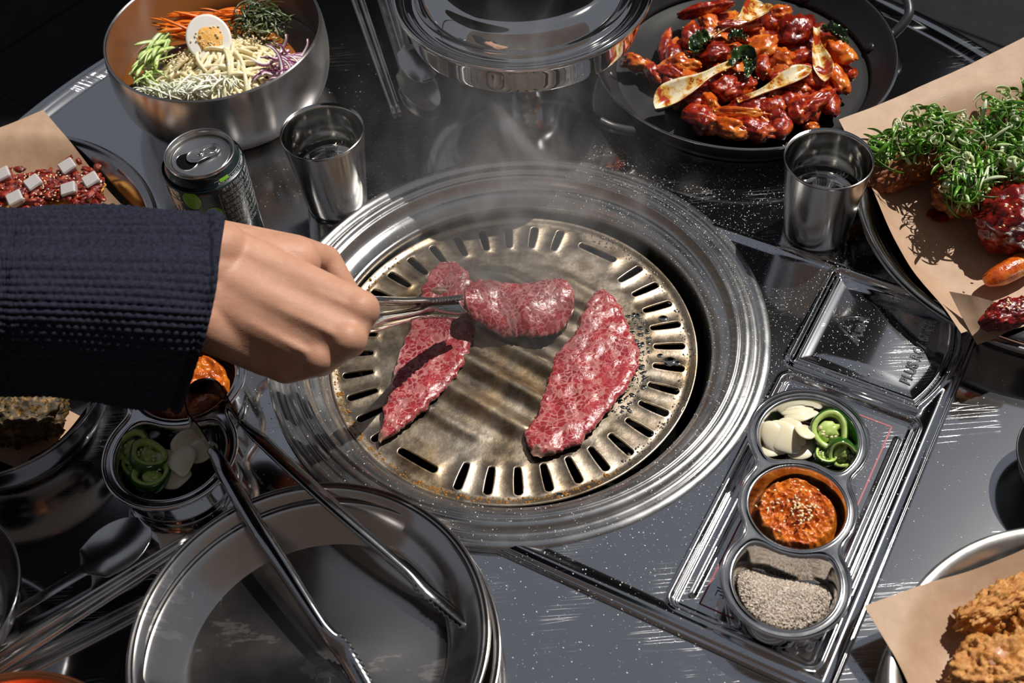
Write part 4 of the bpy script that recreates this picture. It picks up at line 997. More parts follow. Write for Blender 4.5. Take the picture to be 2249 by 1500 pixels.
# ================================================================== PERSON: hand, wrist and sleeve
def capsule(a, b, ra, rb, n=20):
    a = Vector(a); b = Vector(b); d = b - a; L = d.length; R = d.to_track_quat('Z', 'Y').to_matrix(); V = []; F = []; rings = []
    for k in range(1, 7): t = -PI / 2 + PI / 2 * k / 6; rings.append((ra * math.cos(t), ra * math.sin(t)))
    for k in range(1, 4): f = k / 4; rings.append((ra + (rb - ra) * f, L * f))
    for k in range(0, 6): t = PI / 2 * k / 6; rings.append((rb * math.cos(t), L + rb * math.sin(t)))
    V.append(a + R @ Vector((0, 0, -ra)))
    for r, z in rings:
        for k in range(n): t = 2 * PI * k / n; V.append(a + R @ Vector((r * math.cos(t), r * math.sin(t), z)))
    V.append(a + R @ Vector((0, 0, L + rb))); e = len(V) - 1; q = len(rings)
    for k in range(n): F.append((0, 1 + (k + 1) % n, 1 + k)); F.append((e, 1 + (q - 1) * n + k, 1 + (q - 1) * n + (k + 1) % n))
    for i in range(q - 1):
        for k in range(n): k2 = (k + 1) % n; F.append((1 + i * n + k, 1 + i * n + k2, 1 + (i + 1) * n + k2, 1 + (i + 1) * n + k))
    return V, F
hm = M()
def cap(a, b, ra, rb): hm.add(*capsule(a, b, ra, rb))
MCP = [at(790, 680, 0.1480), at(762, 744, 0.1430), at(702, 785, 0.1330), at(628, 802, 0.1210)]
BAS = [at(455, 540, 0.168), at(450, 596, 0.165), at(444, 650, 0.158), at(440, 700, 0.149)]
VD = FW
# forearm and wrist
for k, (u, dv) in enumerate(((480, -62), (478, -15), (474, 32), (470, 70))):
    cap(at(u - 260, 612 + dv, 0.192 - dv * 0.00018), at(u, 612 + dv, 0.160 - dv * 0.00018), 0.024, 0.0215)
RB = [0.0200, 0.0195, 0.0190, 0.0190]; RM_ = [0.0140, 0.0140, 0.0134, 0.0132]
for k in range(4):
    cap(BAS[k] + VD * 0.004, MCP[k] + VD * 0.0015, RB[k], RM_[k])
    cap(BAS[k] + VD * 0.018, MCP[k] + VD * 0.014, 0.016, 0.012)
    if k < 3:
        for f in (0.25, 0.5, 0.75):
            cap(BAS[k].lerp(BAS[k + 1], f) + VD * 0.004, MCP[k].lerp(MCP[k + 1], f) + VD * 0.0036 - (MCP[k] - BAS[k]).normalized() * 0.0020, 0.0192, 0.0143)
    # extensor tendon on the back
    cap(BAS[k].lerp(MCP[k], 0.45) - VD * (RB[k] * 0.62), MCP[k] - VD * (RM_[k] * 0.86), 0.0022, 0.0026)
    cap(MCP[k] - VD * 0.0018, MCP[k] + VD * 0.002, 0.0126, 0.0126)
# hypothenar side and thumb side
cap(at(450, 705, 0.148), at(590, 778, 0.122), 0.0200, 0.0160)
cap(at(450, 545, 0.160), at(650, 575, 0.141), 0.0195, 0.0180)
XM = Vector((-1, 0, 0))
# curled fingers: proximal, middle, distal phalanx
LEN = [(0.043, 0.026, 0.021), (0.045, 0.029, 0.022), (0.041, 0.027, 0.021), (0.033, 0.021, 0.019)]
tips = []
for k in range(4):
    hd = (MCP[k] - BAS[k]).normalized()
    d1 = (VD * 0.93 - hd * 0.34).normalized(); d2 = (-hd * 0.92 + VD * 0.10).normalized(); d3 = (-VD * 0.80 - hd * 0.50).normalized()
    p1 = MCP[k] + d1 * LEN[k][0]; p2 = p1 + d2 * LEN[k][1]; p3 = p2 + d3 * LEN[k][2]
    r = [0.0105, 0.0108, 0.0102, 0.0092][k]
    cap(MCP[k] + d1 * 0.003, p1, r * 1.08, r * 0.92); cap(p1, p2, r * 0.92, r * 0.86); cap(p2, p3, r * 0.86, r * 0.74)
    tips.append((p3, d3, r * 0.74))
# thumb: metacarpal, proximal and distal phalanx, closing against the index finger
T0, Tm, Ti, Tt = at(470, 535, 0.155), at(650, 556, 0.136), at(716, 572, 0.117), at(762, 640, 0.101)
cap(T0, Tm, 0.0180, 0.0135); cap(Tm, Ti, 0.0135, 0.0115); cap(Ti, Tt, 0.0115, 0.0092)
hme = mesh_of(hm, 'hand', MAT['skin'])
tmp = bpy.data.objects.new('tmp', hme); COL.objects.link(tmp)
md = tmp.modifiers.new('r', 'REMESH'); md.mode = 'VOXEL'; md.voxel_size = 0.0012; md.use_smooth_shade = True
ms = tmp.modifiers.new('s', 'SMOOTH'); ms.factor = 0.5; ms.iterations = 26
dg = bpy.context.evaluated_depsgraph_get(); hme2 = bpy.data.meshes.new_from_object(tmp.evaluated_get(dg)); bpy.data.objects.remove(tmp)
hme2.name = 'hand'; hme2.materials.clear(); hme2.materials.append(MAT['skin']); hme2.polygons.foreach_set('use_smooth', [True] * len(hme2.polygons))
pbase = at(300, 640, 0.19)
per = empty('person', tuple(pbase)); tag(per, "person's right arm in a navy knit sleeve, fist closed round the tongs", 'person')
hme2.transform(Matrix.Translation(-Vector(pbase))); link('hand', hme2, per)
# sleeve
SP = [at(440, 684, 0.150), at(418, 682, 0.1525), at(300, 674, 0.166), at(150, 668, 0.178), at(0, 665, 0.188), at(-250, 655, 0.222), at(-600, 640, 0.262), at(-950, 620, 0.31)]
spath = resample(SP, 420)
NR = 60; NA = NR * 7; V = []; F = []
T, N0 = frames(spath, Vector((0, 0, 1)))
Ltot = sum((spath[i + 1] - spath[i]).length for i in range(len(spath) - 1)); sgm = Ltot / (len(spath) - 1)
def cs_y(b, cs): return -b.y * cs * 1.0
cuffdir = (at(487, 460, 0.165) - at(413, 902, 0.135))
rows = []
for i, p in enumerate(spath):
    s = i * sgm
    b = T[i].cross(N0[i]); row = []
    for k in range(NA):
        a = 2 * PI * k / NA
        r1 = 0.0600 - 0.0060 * ss(0.0, 0.14, s) + 0.012 * ss(0.25, 0.8, s); cs, sn = math.cos(a), math.sin(a)
        ex = 0.68; cz_, sz_ = math.copysign(abs(cs) ** ex, cs), math.copysign(abs(sn) ** ex, sn)
        off = N0[i] * (r1 * 0.98 * sz_) + b * (r1 * cz_)
        nrm = off.normalized()
        fold = 0.0030 * mnoise.noise(Vector((s * 16, sn * 1.6, cs * 1.6))) + 0.0016 * mnoise.noise(Vector((s * 40, sn * 4, cs * 4 + 3)))
        rib = abs(math.sin(a * NR / 2 + 0.35 * mnoise.noise(Vector((s * 30, a * 3, 0)))))
        st = 0.5 + 0.5 * math.sin(2 * PI * s / 0.0046 + (PI if int(a * NR / (2 * PI)) % 2 else 0) + 1.5 * mnoise.noise(Vector((s * 60, a * 5, 7))))
        kn = 0.0021 * rib * (0.45 + 0.55 * st)
        if s < 0.010: kn += 0.0022 * math.sin(PI * min(1, s / 0.008)) ; 
        # the cuff's opening is slanted
        sh = T[i] * (-1.0) * (0.0050 * (sn - cs_y(b, cs)) * max(0.0, 1 - s / 0.07))
        row.append(p + off + nrm * (fold + kn - (0.0022 if 0.008 < s < 0.013 else 0)) + sh)
    rows.append(row)
inner = [[q - ((q - spath[0]).normalized() * 0.0035) for q in rows[0]]]
inn2 = [[spath[18] + (q - spath[18]) * 0.93 for q in rows[18]]]
allr = inn2 + inner + rows
V = [q for r in allr for q in r]
for i in range(len(allr) - 1):
    for k in range(NA): k2 = (k + 1) % NA; F.append((i * NA + k, i * NA + k2, (i + 1) * NA + k2, (i + 1) * NA + k))
part('sleeve', M().add(V, F), MAT['knit'], per, world=True)

# ================================================================== FOOD
R_ = random.Random(77)
def seeds(n, fn, name, label, cat='seeds', size=0.0013, base=None, mat='sesame'):
    V0, F0 = ico(1); m = M()
    for k in range(n):
        p = fn(k)
        if p is None: continue
        R = eul(R_.uniform(-0.5, 0.5), R_.uniform(-0.5, 0.5), R_.random() * PI); sx = size * R_.uniform(0.85, 1.15)
        m.add([Vector(p) + R @ Vector((v.x * sx * (1 - 0.25 * v.x), v.y * sx * 0.62, v.z * sx * 0.42)) for v in V0], F0)
    return thing1(name, m, MAT[mat], label, cat, kind='stuff', base=base)
def shreds(m, n, c, ext, ang, spread, ln, wd, th, curl=0.2, zamp=0.004, zj=0.006, mi=0, dome=0.0, seg=8):
    for k in range(n):
        r = math.sqrt(R_.random()); t = R_.random() * 2 * PI
        ux, uy = r * math.cos(t), r * math.sin(t)
        ca, sa = math.cos(ang), math.sin(ang)
        p = Vector(c) + Vector((ca * ux * ext[0] - sa * uy * ext[1], sa * ux * ext[0] + ca * uy * ext[1], R_.uniform(-zj, zj) + dome * (1 - r * r)))
        a = ang + R_.gauss(0, spread); L = ln * R_.uniform(0.6, 1.2); cu = R_.gauss(0, curl); el = R_.gauss(0, 0.18)
        path = []; q = p - Vector((math.cos(a), math.sin(a), 0)) * L / 2; d = a - cu / 2; ph = R_.random() * 6
        for i in range(seg + 1):
            path.append(q + Vector((0, 0, zamp * math.sin(PI * i / seg + ph * 0.2) + el * L * (i / seg - 0.5)))); q = q + Vector((math.cos(d), math.sin(d), 0)) * (L / seg); d += cu / seg
        w_ = wd * R_.uniform(0.7, 1.2)
        upv = Vector((R_.gauss(0, 0.5), R_.gauss(0, 0.5), 1)).normalized()
        m.add(*tube(path, lambda t_: w_ * (1 - 0.55 * abs(2 * t_ - 1) ** 4), 5, th, up=upv), mi)
# ---- cold noodles
bc = Vector((BW[0], BW[1], 0))
m = M(); m.add(*lathe([(0.0966, 0.0376), (0.0955, 0.0386), (0.05, 0.0388), (0.0, 0.0388)], 96, (BW[0], BW[1]))); thing1('broth', m, MAT['broth'], 'reddish broth round the noodles in the big steel bowl', 'broth', base=(BW[0], BW[1], 0.0375))
NCN = at(492, 150, 0.052); NCN = Vector((NCN.x, NCN.y, 0))
m = M()
for k in range(150):
    a = R_.random() * 2 * PI; r = 0.052 * math.sqrt(R_.random()); d = R_.random() * 2 * PI; cu = R_.gauss(0, 0.55) + R_.choice((-0.5, 0.5)); x, y = r * math.cos(a), r * math.sin(a); path = []
    L = R_.uniform(0.05, 0.13); n_ = 26; lay = R_.uniform(-0.012, 0.0015)
    for i in range(n_):
        rr = math.hypot(x / 1.12, y)
        if rr > 0.052: d += 0.45
        z = 0.0425 + 0.0250 * (1 - (min(rr, 0.058) / 0.056) ** 2) + lay + 0.0022 * math.sin(i * 0.5 + a * 5)
        path.append(NCN + Vector((x, y, z))); st = L / n_; x += st * math.cos(d); y += st * math.sin(d); d += cu * st / 0.02 * 0.4 + R_.gauss(0, 0.05)
    m.add(*tube(path, 0.00195 * R_.uniform(0.88, 1.12), 7))
thing1('noodles', m, MAT['noodle'], 'tangle of pale yellow noodles in the big steel bowl', 'noodles', kind='stuff')
def heap(name, matn, label, cat, **kw):
    m = M(); 
    for a in kw['sets']: shreds(m, *a[0], **a[1])
    return thing1(name, m, [MAT[x] for x in ([matn] if isinstance(matn, str) else matn)], label, cat, kind='stuff')
ca_ = at(425, 62, 0.062)
heap('carrot_shreds', 'carrot', 'bright orange carrot shreds behind the egg half', 'carrot', sets=[((70, ca_, (0.020, 0.015), math.radians(0), 0.16, 0.046, 0.0017, 0.55), dict(curl=0.25, zj=0.007, zamp=0.003)), ((16, at(510, 38, 0.062), (0.012, 0.006), math.radians(10), 0.14, 0.046, 0.0018, 0.55), dict(zj=0.004))])
heap('cucumber_shreds', 'cucumber', 'pale green cucumber shreds at the left of the noodles', 'cucumber', sets=[((46, at(345, 112, 0.062), (0.022, 0.007), math.radians(66), 0.18, 0.036, 0.0021, 0.5), dict(curl=0.2, zj=0.007)), ((12, at(325, 175, 0.052), (0.014, 0.010), math.radians(-20), 0.5, 0.026, 0.0016, 0.5), dict(zj=0.004))])
heap('perilla_shreds', ['seaweed', 'seaweed_pale'], 'dark green shredded leaf heap at the back of the bowl', 'herbs', sets=[((130, at(572, 52, 0.058), (0.022, 0.022), 0.0, 2.0, 0.028, 0.0011, 0.35), dict(curl=1.6, zj=0.006, dome=0.010)), ((24, at(572, 48, 0.066), (0.018, 0.018), 0.4, 2.0, 0.024, 0.0011, 0.4), dict(curl=1.4, zj=0.005, mi=1))])
heap('cabbage_shreds', 'cabbage', 'white shredded cabbage at the front of the bowl', 'cabbage', sets=[((150, at(430, 196, 0.056), (0.042, 0.010), math.radians(4), 1.4, 0.026, 0.00105, 0.6), dict(curl=0.9, zj=0.006)), ((26, at(330, 205, 0.048), (0.014, 0.008), math.radians(-30), 1.0, 0.024, 0.0009, 0.8), dict(curl=1.0, zj=0.004))])
# red onion slices: each an arc with a purple skin edge
oc = at(636, 150, 0.060)
om = M()
def onion_mesh(seed):
    rr = random.Random(seed); R0 = rr.uniform(0.011, 0.017); span = rr.uniform(1.6, 2.9); P = []; P2 = []
    for i in range(15):
        a = span * (i / 14 - 0.5); P.append(Vector((R0 * math.cos(a) - R0, R0 * 1.25 * math.sin(a), 0.002 * math.sin(i * 0.6)))); P2.append(P[-1] + Vector((0.0014 * math.cos(a), 0.0014 * math.sin(a), 0.0002)))
    V, F = tube(P, lambda t: 0.0016 * (1 - 0.6 * abs(2 * t - 1) ** 3), 6, 0.6); mm = M().add(V, F, 0); V, F = tube(P2, lambda t: 0.0009 * (1 - 0.6 * abs(2 * t - 1) ** 3), 5, 1.2); mm.add(V, F, 1)
    return mesh_of(mm, 'red_onion_slice', [MAT['onion_white'], MAT['onion_skin']])
oms = [onion_mesh(k) for k in range(5)]
for k in range(26):
    o = link('red_onion_slice', oms[k % 5]); a = R_.random() * 2 * PI; r = math.sqrt(R_.random())
    o.location = oc + Vector((0.017 * r * math.cos(a), 0.026 * r * math.sin(a), R_.uniform(-0.006, 0.009))); o.rotation_euler = (R_.gauss(0, 0.5), R_.gauss(0, 0.5), R_.gauss(0.2, 0.9))
    tag(o, 'curved red onion slice in the heap at the right of the noodles', 'onion', 'red onion slices')
# egg half
ec = at(458, 84, 0.0735); e = empty('egg_half', tuple(ec)); tag(e, 'halved boiled egg sprinkled with sesame on top of the noodles', 'egg')
e.rotation_euler = (math.radians(33), math.radians(-6), math.radians(18))
pr = [(0.0, 0.0)] + [(0.0205 * r, 0.0008 * (1 - r ** 8) * 0) for r in (0.3, 0.6, 0.9, 0.97)] + [(0.0208, -0.0010), (0.0203, -0.0040), (0.0180, -0.0085), (0.0135, -0.0125), (0.0070, -0.0150), (0.0, -0.0158)]
V, F = lathe(pr, 48); V = [(x * 1.0, y * 1.12 * (1 + 0.03 * y / 0.02), z) for x, y, z in V]; part('egg_white', M().add(V, F), MAT['egg_white'], e)
V, F = blob((0.0008, -0.001, -0.0004), (0.0120, 0.0128, 0.0022), 4, 0.10, 2.0, 5, crumb=0.25, cfreq=2.0); part('yolk', M().add(V, F), MAT['yolk'], e)
V0, F0 = ico(1); m = M()
for k in range(42):
    p = Vector((R_.gauss(0.002, 0.008), R_.gauss(0, 0.0065), 0.0024 if R_.random() < 0.6 else 0.0012))
    if math.hypot(p.x, p.y) > 0.018: continue
    if math.hypot(p.x, p.y) > 0.011: p.z = 0.0006
    R = eul(0, 0, R_.random() * PI); m.add([p + R @ Vector((v.x * 0.0014, v.y * 0.0009, v.z * 0.0007)) for v in V0], F0)
tag(part('sesame_sprinkle', m, MAT['sesame'], e), kind='stuff')
seeds(110, lambda k: (lambda u, v: at(u, v, 0.0668))(*( (R_.gauss(560, 22), R_.gauss(82, 12)) if k % 2 else (R_.gauss(385, 18), R_.gauss(128, 9)))), 'sesame_seeds', 'sesame seeds scattered over the noodles beside the egg')

# ---- red stir-fry in the pan
glz = ['glaze', 'glaze_dark', 'glaze_orange', 'glaze']
pieces = []   # u, v, z, (rx, ry, rz), angle deg, material, label
named = [
 (1545, 22, 0.026, (0.0250, 0.0062, 0.0062), -2, 'glaze', 'long sausage-like glazed strip at the top left of the stir-fry'),
 (1515, 78, 0.026, (0.0085, 0.0150, 0.0070), -14, 'glaze', 'square-cut glazed chunk near the upper left of the stir-fry'),
 (1558, 52, 0.022, (0.0070, 0.0120, 0.0060), 20, 'glaze_orange', 'pale orange wedge beside the square-cut chunk in the pan'),
 (1462, 100, 0.018, (0.0060, 0.0190, 0.0060), -16, 'glaze', 'curved strip along the left side of the stir-fry'),
 (1392, 138, 0.018, (0.0110, 0.0070, 0.0080), -30, 'glaze_orange', 'leftmost glazed knob, sticking out beside the pot'),
 (1432, 160, 0.016, (0.0065, 0.0160, 0.0065), 18, 'glaze', 'bony glazed piece lying apart next to the leftmost knob'),
 (1500, 140, 0.024, (0.0150, 0.0085, 0.0070), -18, 'glaze_orange', 'orange glazed chunk above the large spoon-shaped stem'),
 (1480, 165, 0.020, (0.0140, 0.0070, 0.0060), -30, 'glaze', 'small red chunk just above the large spoon-shaped stem'),
 (1565, 110, 0.030, (0.0130, 0.0150, 0.0060), 10, 'glaze_dark', 'dark round slice in the middle of the stir-fry'),
 (1672, 105, 0.030, (0.0180, 0.0100, 0.0060), 30, 'glaze_orange', 'broad orange slice right of the dark wilted leaf'),
 (1622, 58, 0.036, (0.0220, 0.0058, 0.0050), 3, 'glaze', 'thin red strip under the upper pale stem'),
 (1750, 65, 0.030, (0.0150, 0.0200, 0.0110), -35, 'glaze_dark', 'large dark red meat piece at the upper right of the heap'),
 (1715, 30, 0.022, (0.0090, 0.0090, 0.0070), 0, 'glaze_orange', 'small orange chunk at the top right of the heap'),
 (1840, 112, 0.026, (0.0100, 0.0190, 0.0080), 28, 'glaze_orange', 'bright orange oval piece at the far right of the heap'),
 (1838, 175, 0.020, (0.0080, 0.0160, 0.0075), 14, 'glaze_orange', 'orange oval piece below the bright one at the far right'),
 (1862, 160, 0.016, (0.0060, 0.0100, 0.0055), 8, 'glaze', 'small red nub at the right edge of the heap'),
 (1775, 170, 0.026, (0.0180, 0.0105, 0.0080), -12, 'glaze', 'red chunk at the wide end of the middle pale stem'),
 (1720, 130, 0.026, (0.0100, 0.0110, 0.0080), 10, 'glaze_orange', 'orange chunk in the centre right of the heap'),
 (1592, 185, 0.024, (0.0130, 0.0150, 0.0070), -38, 'glaze', 'red chunk right of the large spoon-shaped stem'),
 (1628, 195, 0.022, (0.0170, 0.0075, 0.0070), 30, 'glaze', 'long red chunk below the dark wilted leaf'),
 (1650, 235, 0.020, (0.0180, 0.0110, 0.0070), -10, 'glaze_dark', 'ragged dark red meat slice at the lower middle'),
 (1745, 235, 0.022, (0.0110, 0.0150, 0.0090), 20, 'glaze', 'browned red meat piece at the lower right'),
 (1785, 232, 0.022, (0.0230, 0.0080, 0.0080), 34, 'glaze', 'long browned red piece at the lower right edge'),
 (1782, 278, 0.012, (0.0065, 0.0045, 0.0040), 0, 'glaze_orange', 'tiny orange scrap at the lower right edge of the heap'),
 (1705, 265, 0.016, (0.0110, 0.0150, 0.0090), 10, 'glaze_dark', 'dark shaded piece at the bottom of the heap'),
 (1540, 255, 0.018, (0.0170, 0.0120, 0.0080), -35, 'glaze', 'red piece left of the two bottom bulbs'),
 (1560, 225, 0.020, (0.0060, 0.0170, 0.0060), 10, 'glaze_orange', 'narrow upright orange strip beside the big stem'),
 (1600, 282, 0.018, (0.0185, 0.0095, 0.0080), -24, 'glaze_orange', 'left of the two glazed bulbs at the bottom of the heap'),
 (1655, 285, 0.018, (0.0185, 0.0095, 0.0080), -34, 'glaze', 'right of the two glazed bulbs at the bottom of the heap'),
 (1610, 248, 0.024, (0.0240, 0.0040, 0.0055), -12, 'glaze_orange', 'curved orange sliver over the two bottom bulbs'),
]
def stir_piece(u, v, z, rad, ang, mat, label, group='stir-fry pieces in the black pan', sub=4):
    c = at(u, v, z); rot = rotz(math.radians(ang)) @ eul(R_.gauss(0, 0.18), R_.gauss(0, 0.15), 0)
    rad = tuple(x * 1.12 for x in rad); V, F = blob((0, 0, 0), rad, sub, 0.34, 1.25, R_.randrange(1000), rot=rot, oct=4, crumb=0.22, cfreq=1.4)
    bend = R_.uniform(-0.25, 0.25)
    o = link('stir_fry_piece', mesh_of(M().add(V, F), 'stir_fry_piece', MAT[mat]), None, tuple(c)); tag(o, label, 'food', group)
for a in named: stir_piece(*a)
def chunk_id(u, v, mt):
    side = 'left' if u < 1560 else ('right' if u > 1740 else 'middle'); dep = 'far' if v < 105 else ('near' if v > 215 else 'central')
    col = {'glaze': 'red', 'glaze_dark': 'dark red', 'glaze_orange': 'orange-red'}[mt]
    where = 'centre' if (side, dep) == ('middle', 'central') else {'far': 'far ', 'near': 'near ', 'central': ''}[dep] + side + ' part'
    t = f'small {col} glazed chunk in the {where} of the stir-fry heap'
    return mt, t, f'small {col} chunks, {where} of the heap'
nf = 0
while nf < 100:
    u, v = R_.uniform(1440, 1870), R_.uniform(20, 300); q_ = ((u - 1650) / 215) ** 2 + ((v - 160) / 135) ** 2
    if q_ > 0.92: continue
    nf += 1; stir_piece(u, v, R_.uniform(0.011, 0.016) + 0.013 * (1 - q_) * R_.random(), (R_.uniform(0.009, 0.018), R_.uniform(0.006, 0.0105), R_.uniform(0.005, 0.008)), R_.uniform(-90, 90), *chunk_id(u, v, R_.choice(glz)), 3)
def cupped(path, wfun, depth, mat, name, label, cat, group=None, nseg=40, thick=0.0016, wob=0.0):
    P = resample(path, nseg); T, N = frames(P); top = []; bot = []
    for i, p in enumerate(P):
        t = i / (nseg - 1); w_ = wfun(t); b = T[i].cross(N[i]); ra = []; rb_ = []
        for j in range(13):
            x = -1 + 2 * j / 12; zz = depth * w_ / 0.01 * (x * x - 0.3) + wob * mnoise.noise(Vector((t * 9, x * 2.5, 3)))
            q = p + b * (x * w_) + N[i] * zz; ra.append(q); rb_.append(q - N[i] * thick * (1 - x ** 4 * 0.6))
        top.append(ra); bot.append(rb_)
    rows = [top[i] + bot[i][::-1] for i in range(nseg)]; N_ = 26; V = [q for r in rows for q in r]; F = []
    for i in range(nseg - 1):
        for k in range(N_): k2 = (k + 1) % N_; F.append((i * N_ + k, (i + 1) * N_ + k, (i + 1) * N_ + k2, i * N_ + k2))
    F.append(tuple(range(N_))[::-1]); F.append(tuple((nseg - 1) * N_ + k for k in range(N_)))
    return thing1(name, M().add(V, F), MAT[mat], label, cat, group)
def wb(a, b, c): return lambda t: a * math.sin(PI * min(1, t / 0.24) / 2) ** 0.6 * (1 - ss(0.12, 0.75, t)) + b * ss(0.05, 0.5, t) + c
g_ = 'bok choy stems in the stir-fry'
cupped([at(1440, 238, 0.024), at(1470, 218, 0.026), at(1520, 188, 0.032), at(1570, 158, 0.036), at(1612, 140, 0.037)], wb(0.0125, 0.003, 0.0012), 0.0075, 'bok', 'bok_choy_stem', 'large spoon-shaped pale stem at the lower left of the stir-fry', 'vegetable', g_, thick=0.0022)
cupped([at(1678, 8, 0.036), at(1655, 32, 0.040), at(1625, 50, 0.041), at(1590, 62, 0.038), at(1560, 82, 0.036)], wb(0.0125, 0.002, 0.0012), 0.0070, 'bok', 'bok_choy_stem', 'pale spoon-shaped stem at the top middle of the stir-fry', 'vegetable', g_, thick=0.0022)
cupped([at(1778, 148, 0.038), at(1750, 165, 0.038), at(1710, 185, 0.034), at(1665, 205, 0.030), at(1620, 222, 0.026)], wb(0.0085, 0.002, 0.0010), 0.0060, 'bok', 'bok_choy_stem', 'pale slanting stem across the centre right of the stir-fry', 'vegetable', g_, thick=0.0022)
cupped([at(1812, 178, 0.030), at(1805, 140, 0.034), at(1795, 100, 0.037), at(1793, 60, 0.036)], wb(0.0085, 0.002, 0.0010), 0.0060, 'bok', 'bok_choy_stem', 'pale upright stem near the right side of the stir-fry', 'vegetable', g_, thick=0.0022)
g_ = 'wilted leaves in the stir-fry'
cupped([at(1606, 142, 0.038), at(1635, 120, 0.040), at(1648, 140, 0.040), at(1640, 170, 0.036)], lambda t: 0.0065 * math.sin(PI * (0.15 + 0.8 * t)) + 0.001, 0.010, 'leaf_dark', 'wilted_leaf', 'dark wilted leaf in the centre of the stir-fry', 'vegetable', g_, thick=0.0009, wob=0.006)
cupped([at(1562, 82, 0.036), at(1540, 92, 0.037), at(1528, 108, 0.035), at(1545, 104, 0.036)], lambda t: 0.0080 * math.sin(PI * (0.15 + 0.8 * t)) + 0.001, 0.010, 'leaf_dark', 'wilted_leaf', 'dark wilted leaf at the left end of the upper stem', 'vegetable', g_, thick=0.0009, wob=0.006)
cupped([at(1600, 84, 0.038), at(1620, 80, 0.038), at(1640, 86, 0.036)], lambda t: 0.0045 * math.sin(PI * (0.15 + 0.8 * t)) + 0.001, 0.010, 'leaf_dark', 'wilted_leaf', 'shiny dark leaf shred under the thin red strip', 'vegetable', g_, thick=0.0009, wob=0.005)
cupped([at(1803, 62, 0.036), at(1830, 68, 0.036), at(1850, 84, 0.033), at(1862, 102, 0.030)], lambda t: 0.0050 * math.sin(PI * (0.15 + 0.8 * t)) + 0.001, 0.010, 'leaf_dark', 'wilted_leaf', 'dark wilted leaf at the right edge of the stir-fry', 'vegetable', g_, thick=0.0009, wob=0.005)
seeds(60, lambda k: at(R_.gauss(1640, 85), R_.gauss(140, 55), 0.039) if True else None, 'sesame_seeds', 'sesame seeds dotted over the red stir-fry', size=0.0012)

# ---- parchment sheets
def paper(corners, pc, R, zr, label, seed, n=70, z0=0.0075, over=0.16, crease=0.0016):
    """corners: four (u, v, z) image corners A B C D of the sheet; it sags into the plate of centre pc"""
    A, B, C, D = [at(*c) for c in corners]; P = []
    for i in range(n + 1):
        row = []
        for j in range(n + 1):
            u, v = i / n, j / n; p = (A * (1 - u) + B * u) * (1 - v) + (D * (1 - u) + C * u) * v
            r = math.hypot(p.x - pc[0], p.y - pc[1]) / R
            z = z0 + (zr + 0.0042 - z0) * ss(0.70, 1.0, r) + over * R * max(0.0, r - 1.0)
            z += crease * (fbm(Vector((p.x * 14, p.y * 14, seed)), 2) + 0.6 * abs(mnoise.noise(Vector((p.x * 34, p.y * 22, seed + 4))))) * (0.35 + 0.65 * ss(0.5, 0.9, r))
            row.append(Vector((p.x, p.y, z)))
        P.append(row)
    V, F = gridf(P); nV = len(V); V2 = [p - Vector((0, 0, 0.00025)) for p in V]; F2 = [f[::-1] for f in F]
    return thing1('parchment_sheet', M().add(V, F).add(V2, F2), MAT['paper'], label, 'paper', 'parchment sheets')
paper([(97, 245, 0.036), (355, 545, 0.02), (-150, 700, 0.03), (-420, 420, 0.036)], (-0.4545, 0.1060), 0.1585, 0.030, 'brown parchment under the red-topped cutlet at upper left', 1)
paper([(1838, 285, 0.03), (2420, 20, 0.036), (2700, 480, 0.036), (2110, 735, 0.036)], (0.4515, 0.0580), 0.1620, 0.032, 'large brown parchment under the scallion chicken at right', 2)
paper([(1897, 1333, 0.032), (2470, 1110, 0.03), (2640, 1500, 0.03), (2080, 1640, 0.02)], (0.3400, -0.3600), 0.1300, 0.026, 'brown parchment under the plain fried chicken, its tip pointing left', 3)
paper([(200, 880, 0.05), (-40, 760, 0.05), (-200, 900, 0.04), (70, 1010, 0.04)], (-0.4015, -0.0455), 0.0865, 0.045, 'shaded brown parchment under the seaweed tempura', 4, z0=0.014)
# folded corner of the right-hand parchment
fp = [[at(2085, 640, 0.042), at(2140, 650, 0.052), at(2210, 670, 0.058), at(2270, 680, 0.060)], [at(2115, 700, 0.040), at(2160, 715, 0.044), at(2215, 705, 0.050), at(2275, 690, 0.054)], [at(2146, 757, 0.036), at(2180, 745, 0.040), at(2225, 722, 0.044), at(2280, 700, 0.046)]]
fold = [[None] * 16 for _ in range(13)]
for i in range(13):
    for j in range(16):
        a = i / 12 * 2; b = j / 15 * 3; i0 = min(1, int(a)); j0 = min(2, int(b)); fa, fb = a - i0, b - j0
        fold[i][j] = (fp[i0][j0] * (1 - fa) + fp[i0 + 1][j0] * fa) * (1 - fb) + (fp[i0][j0 + 1] * (1 - fa) + fp[i0 + 1][j0 + 1] * fa) * fb
V, F = gridf(fold); thing1('parchment_flap', M().add(V, F).add([p - Vector((0, 0, 0.0003)) for p in V], [f[::-1] for f in F]), MAT['paper'], 'folded parchment corner jutting over the push lid', 'paper')

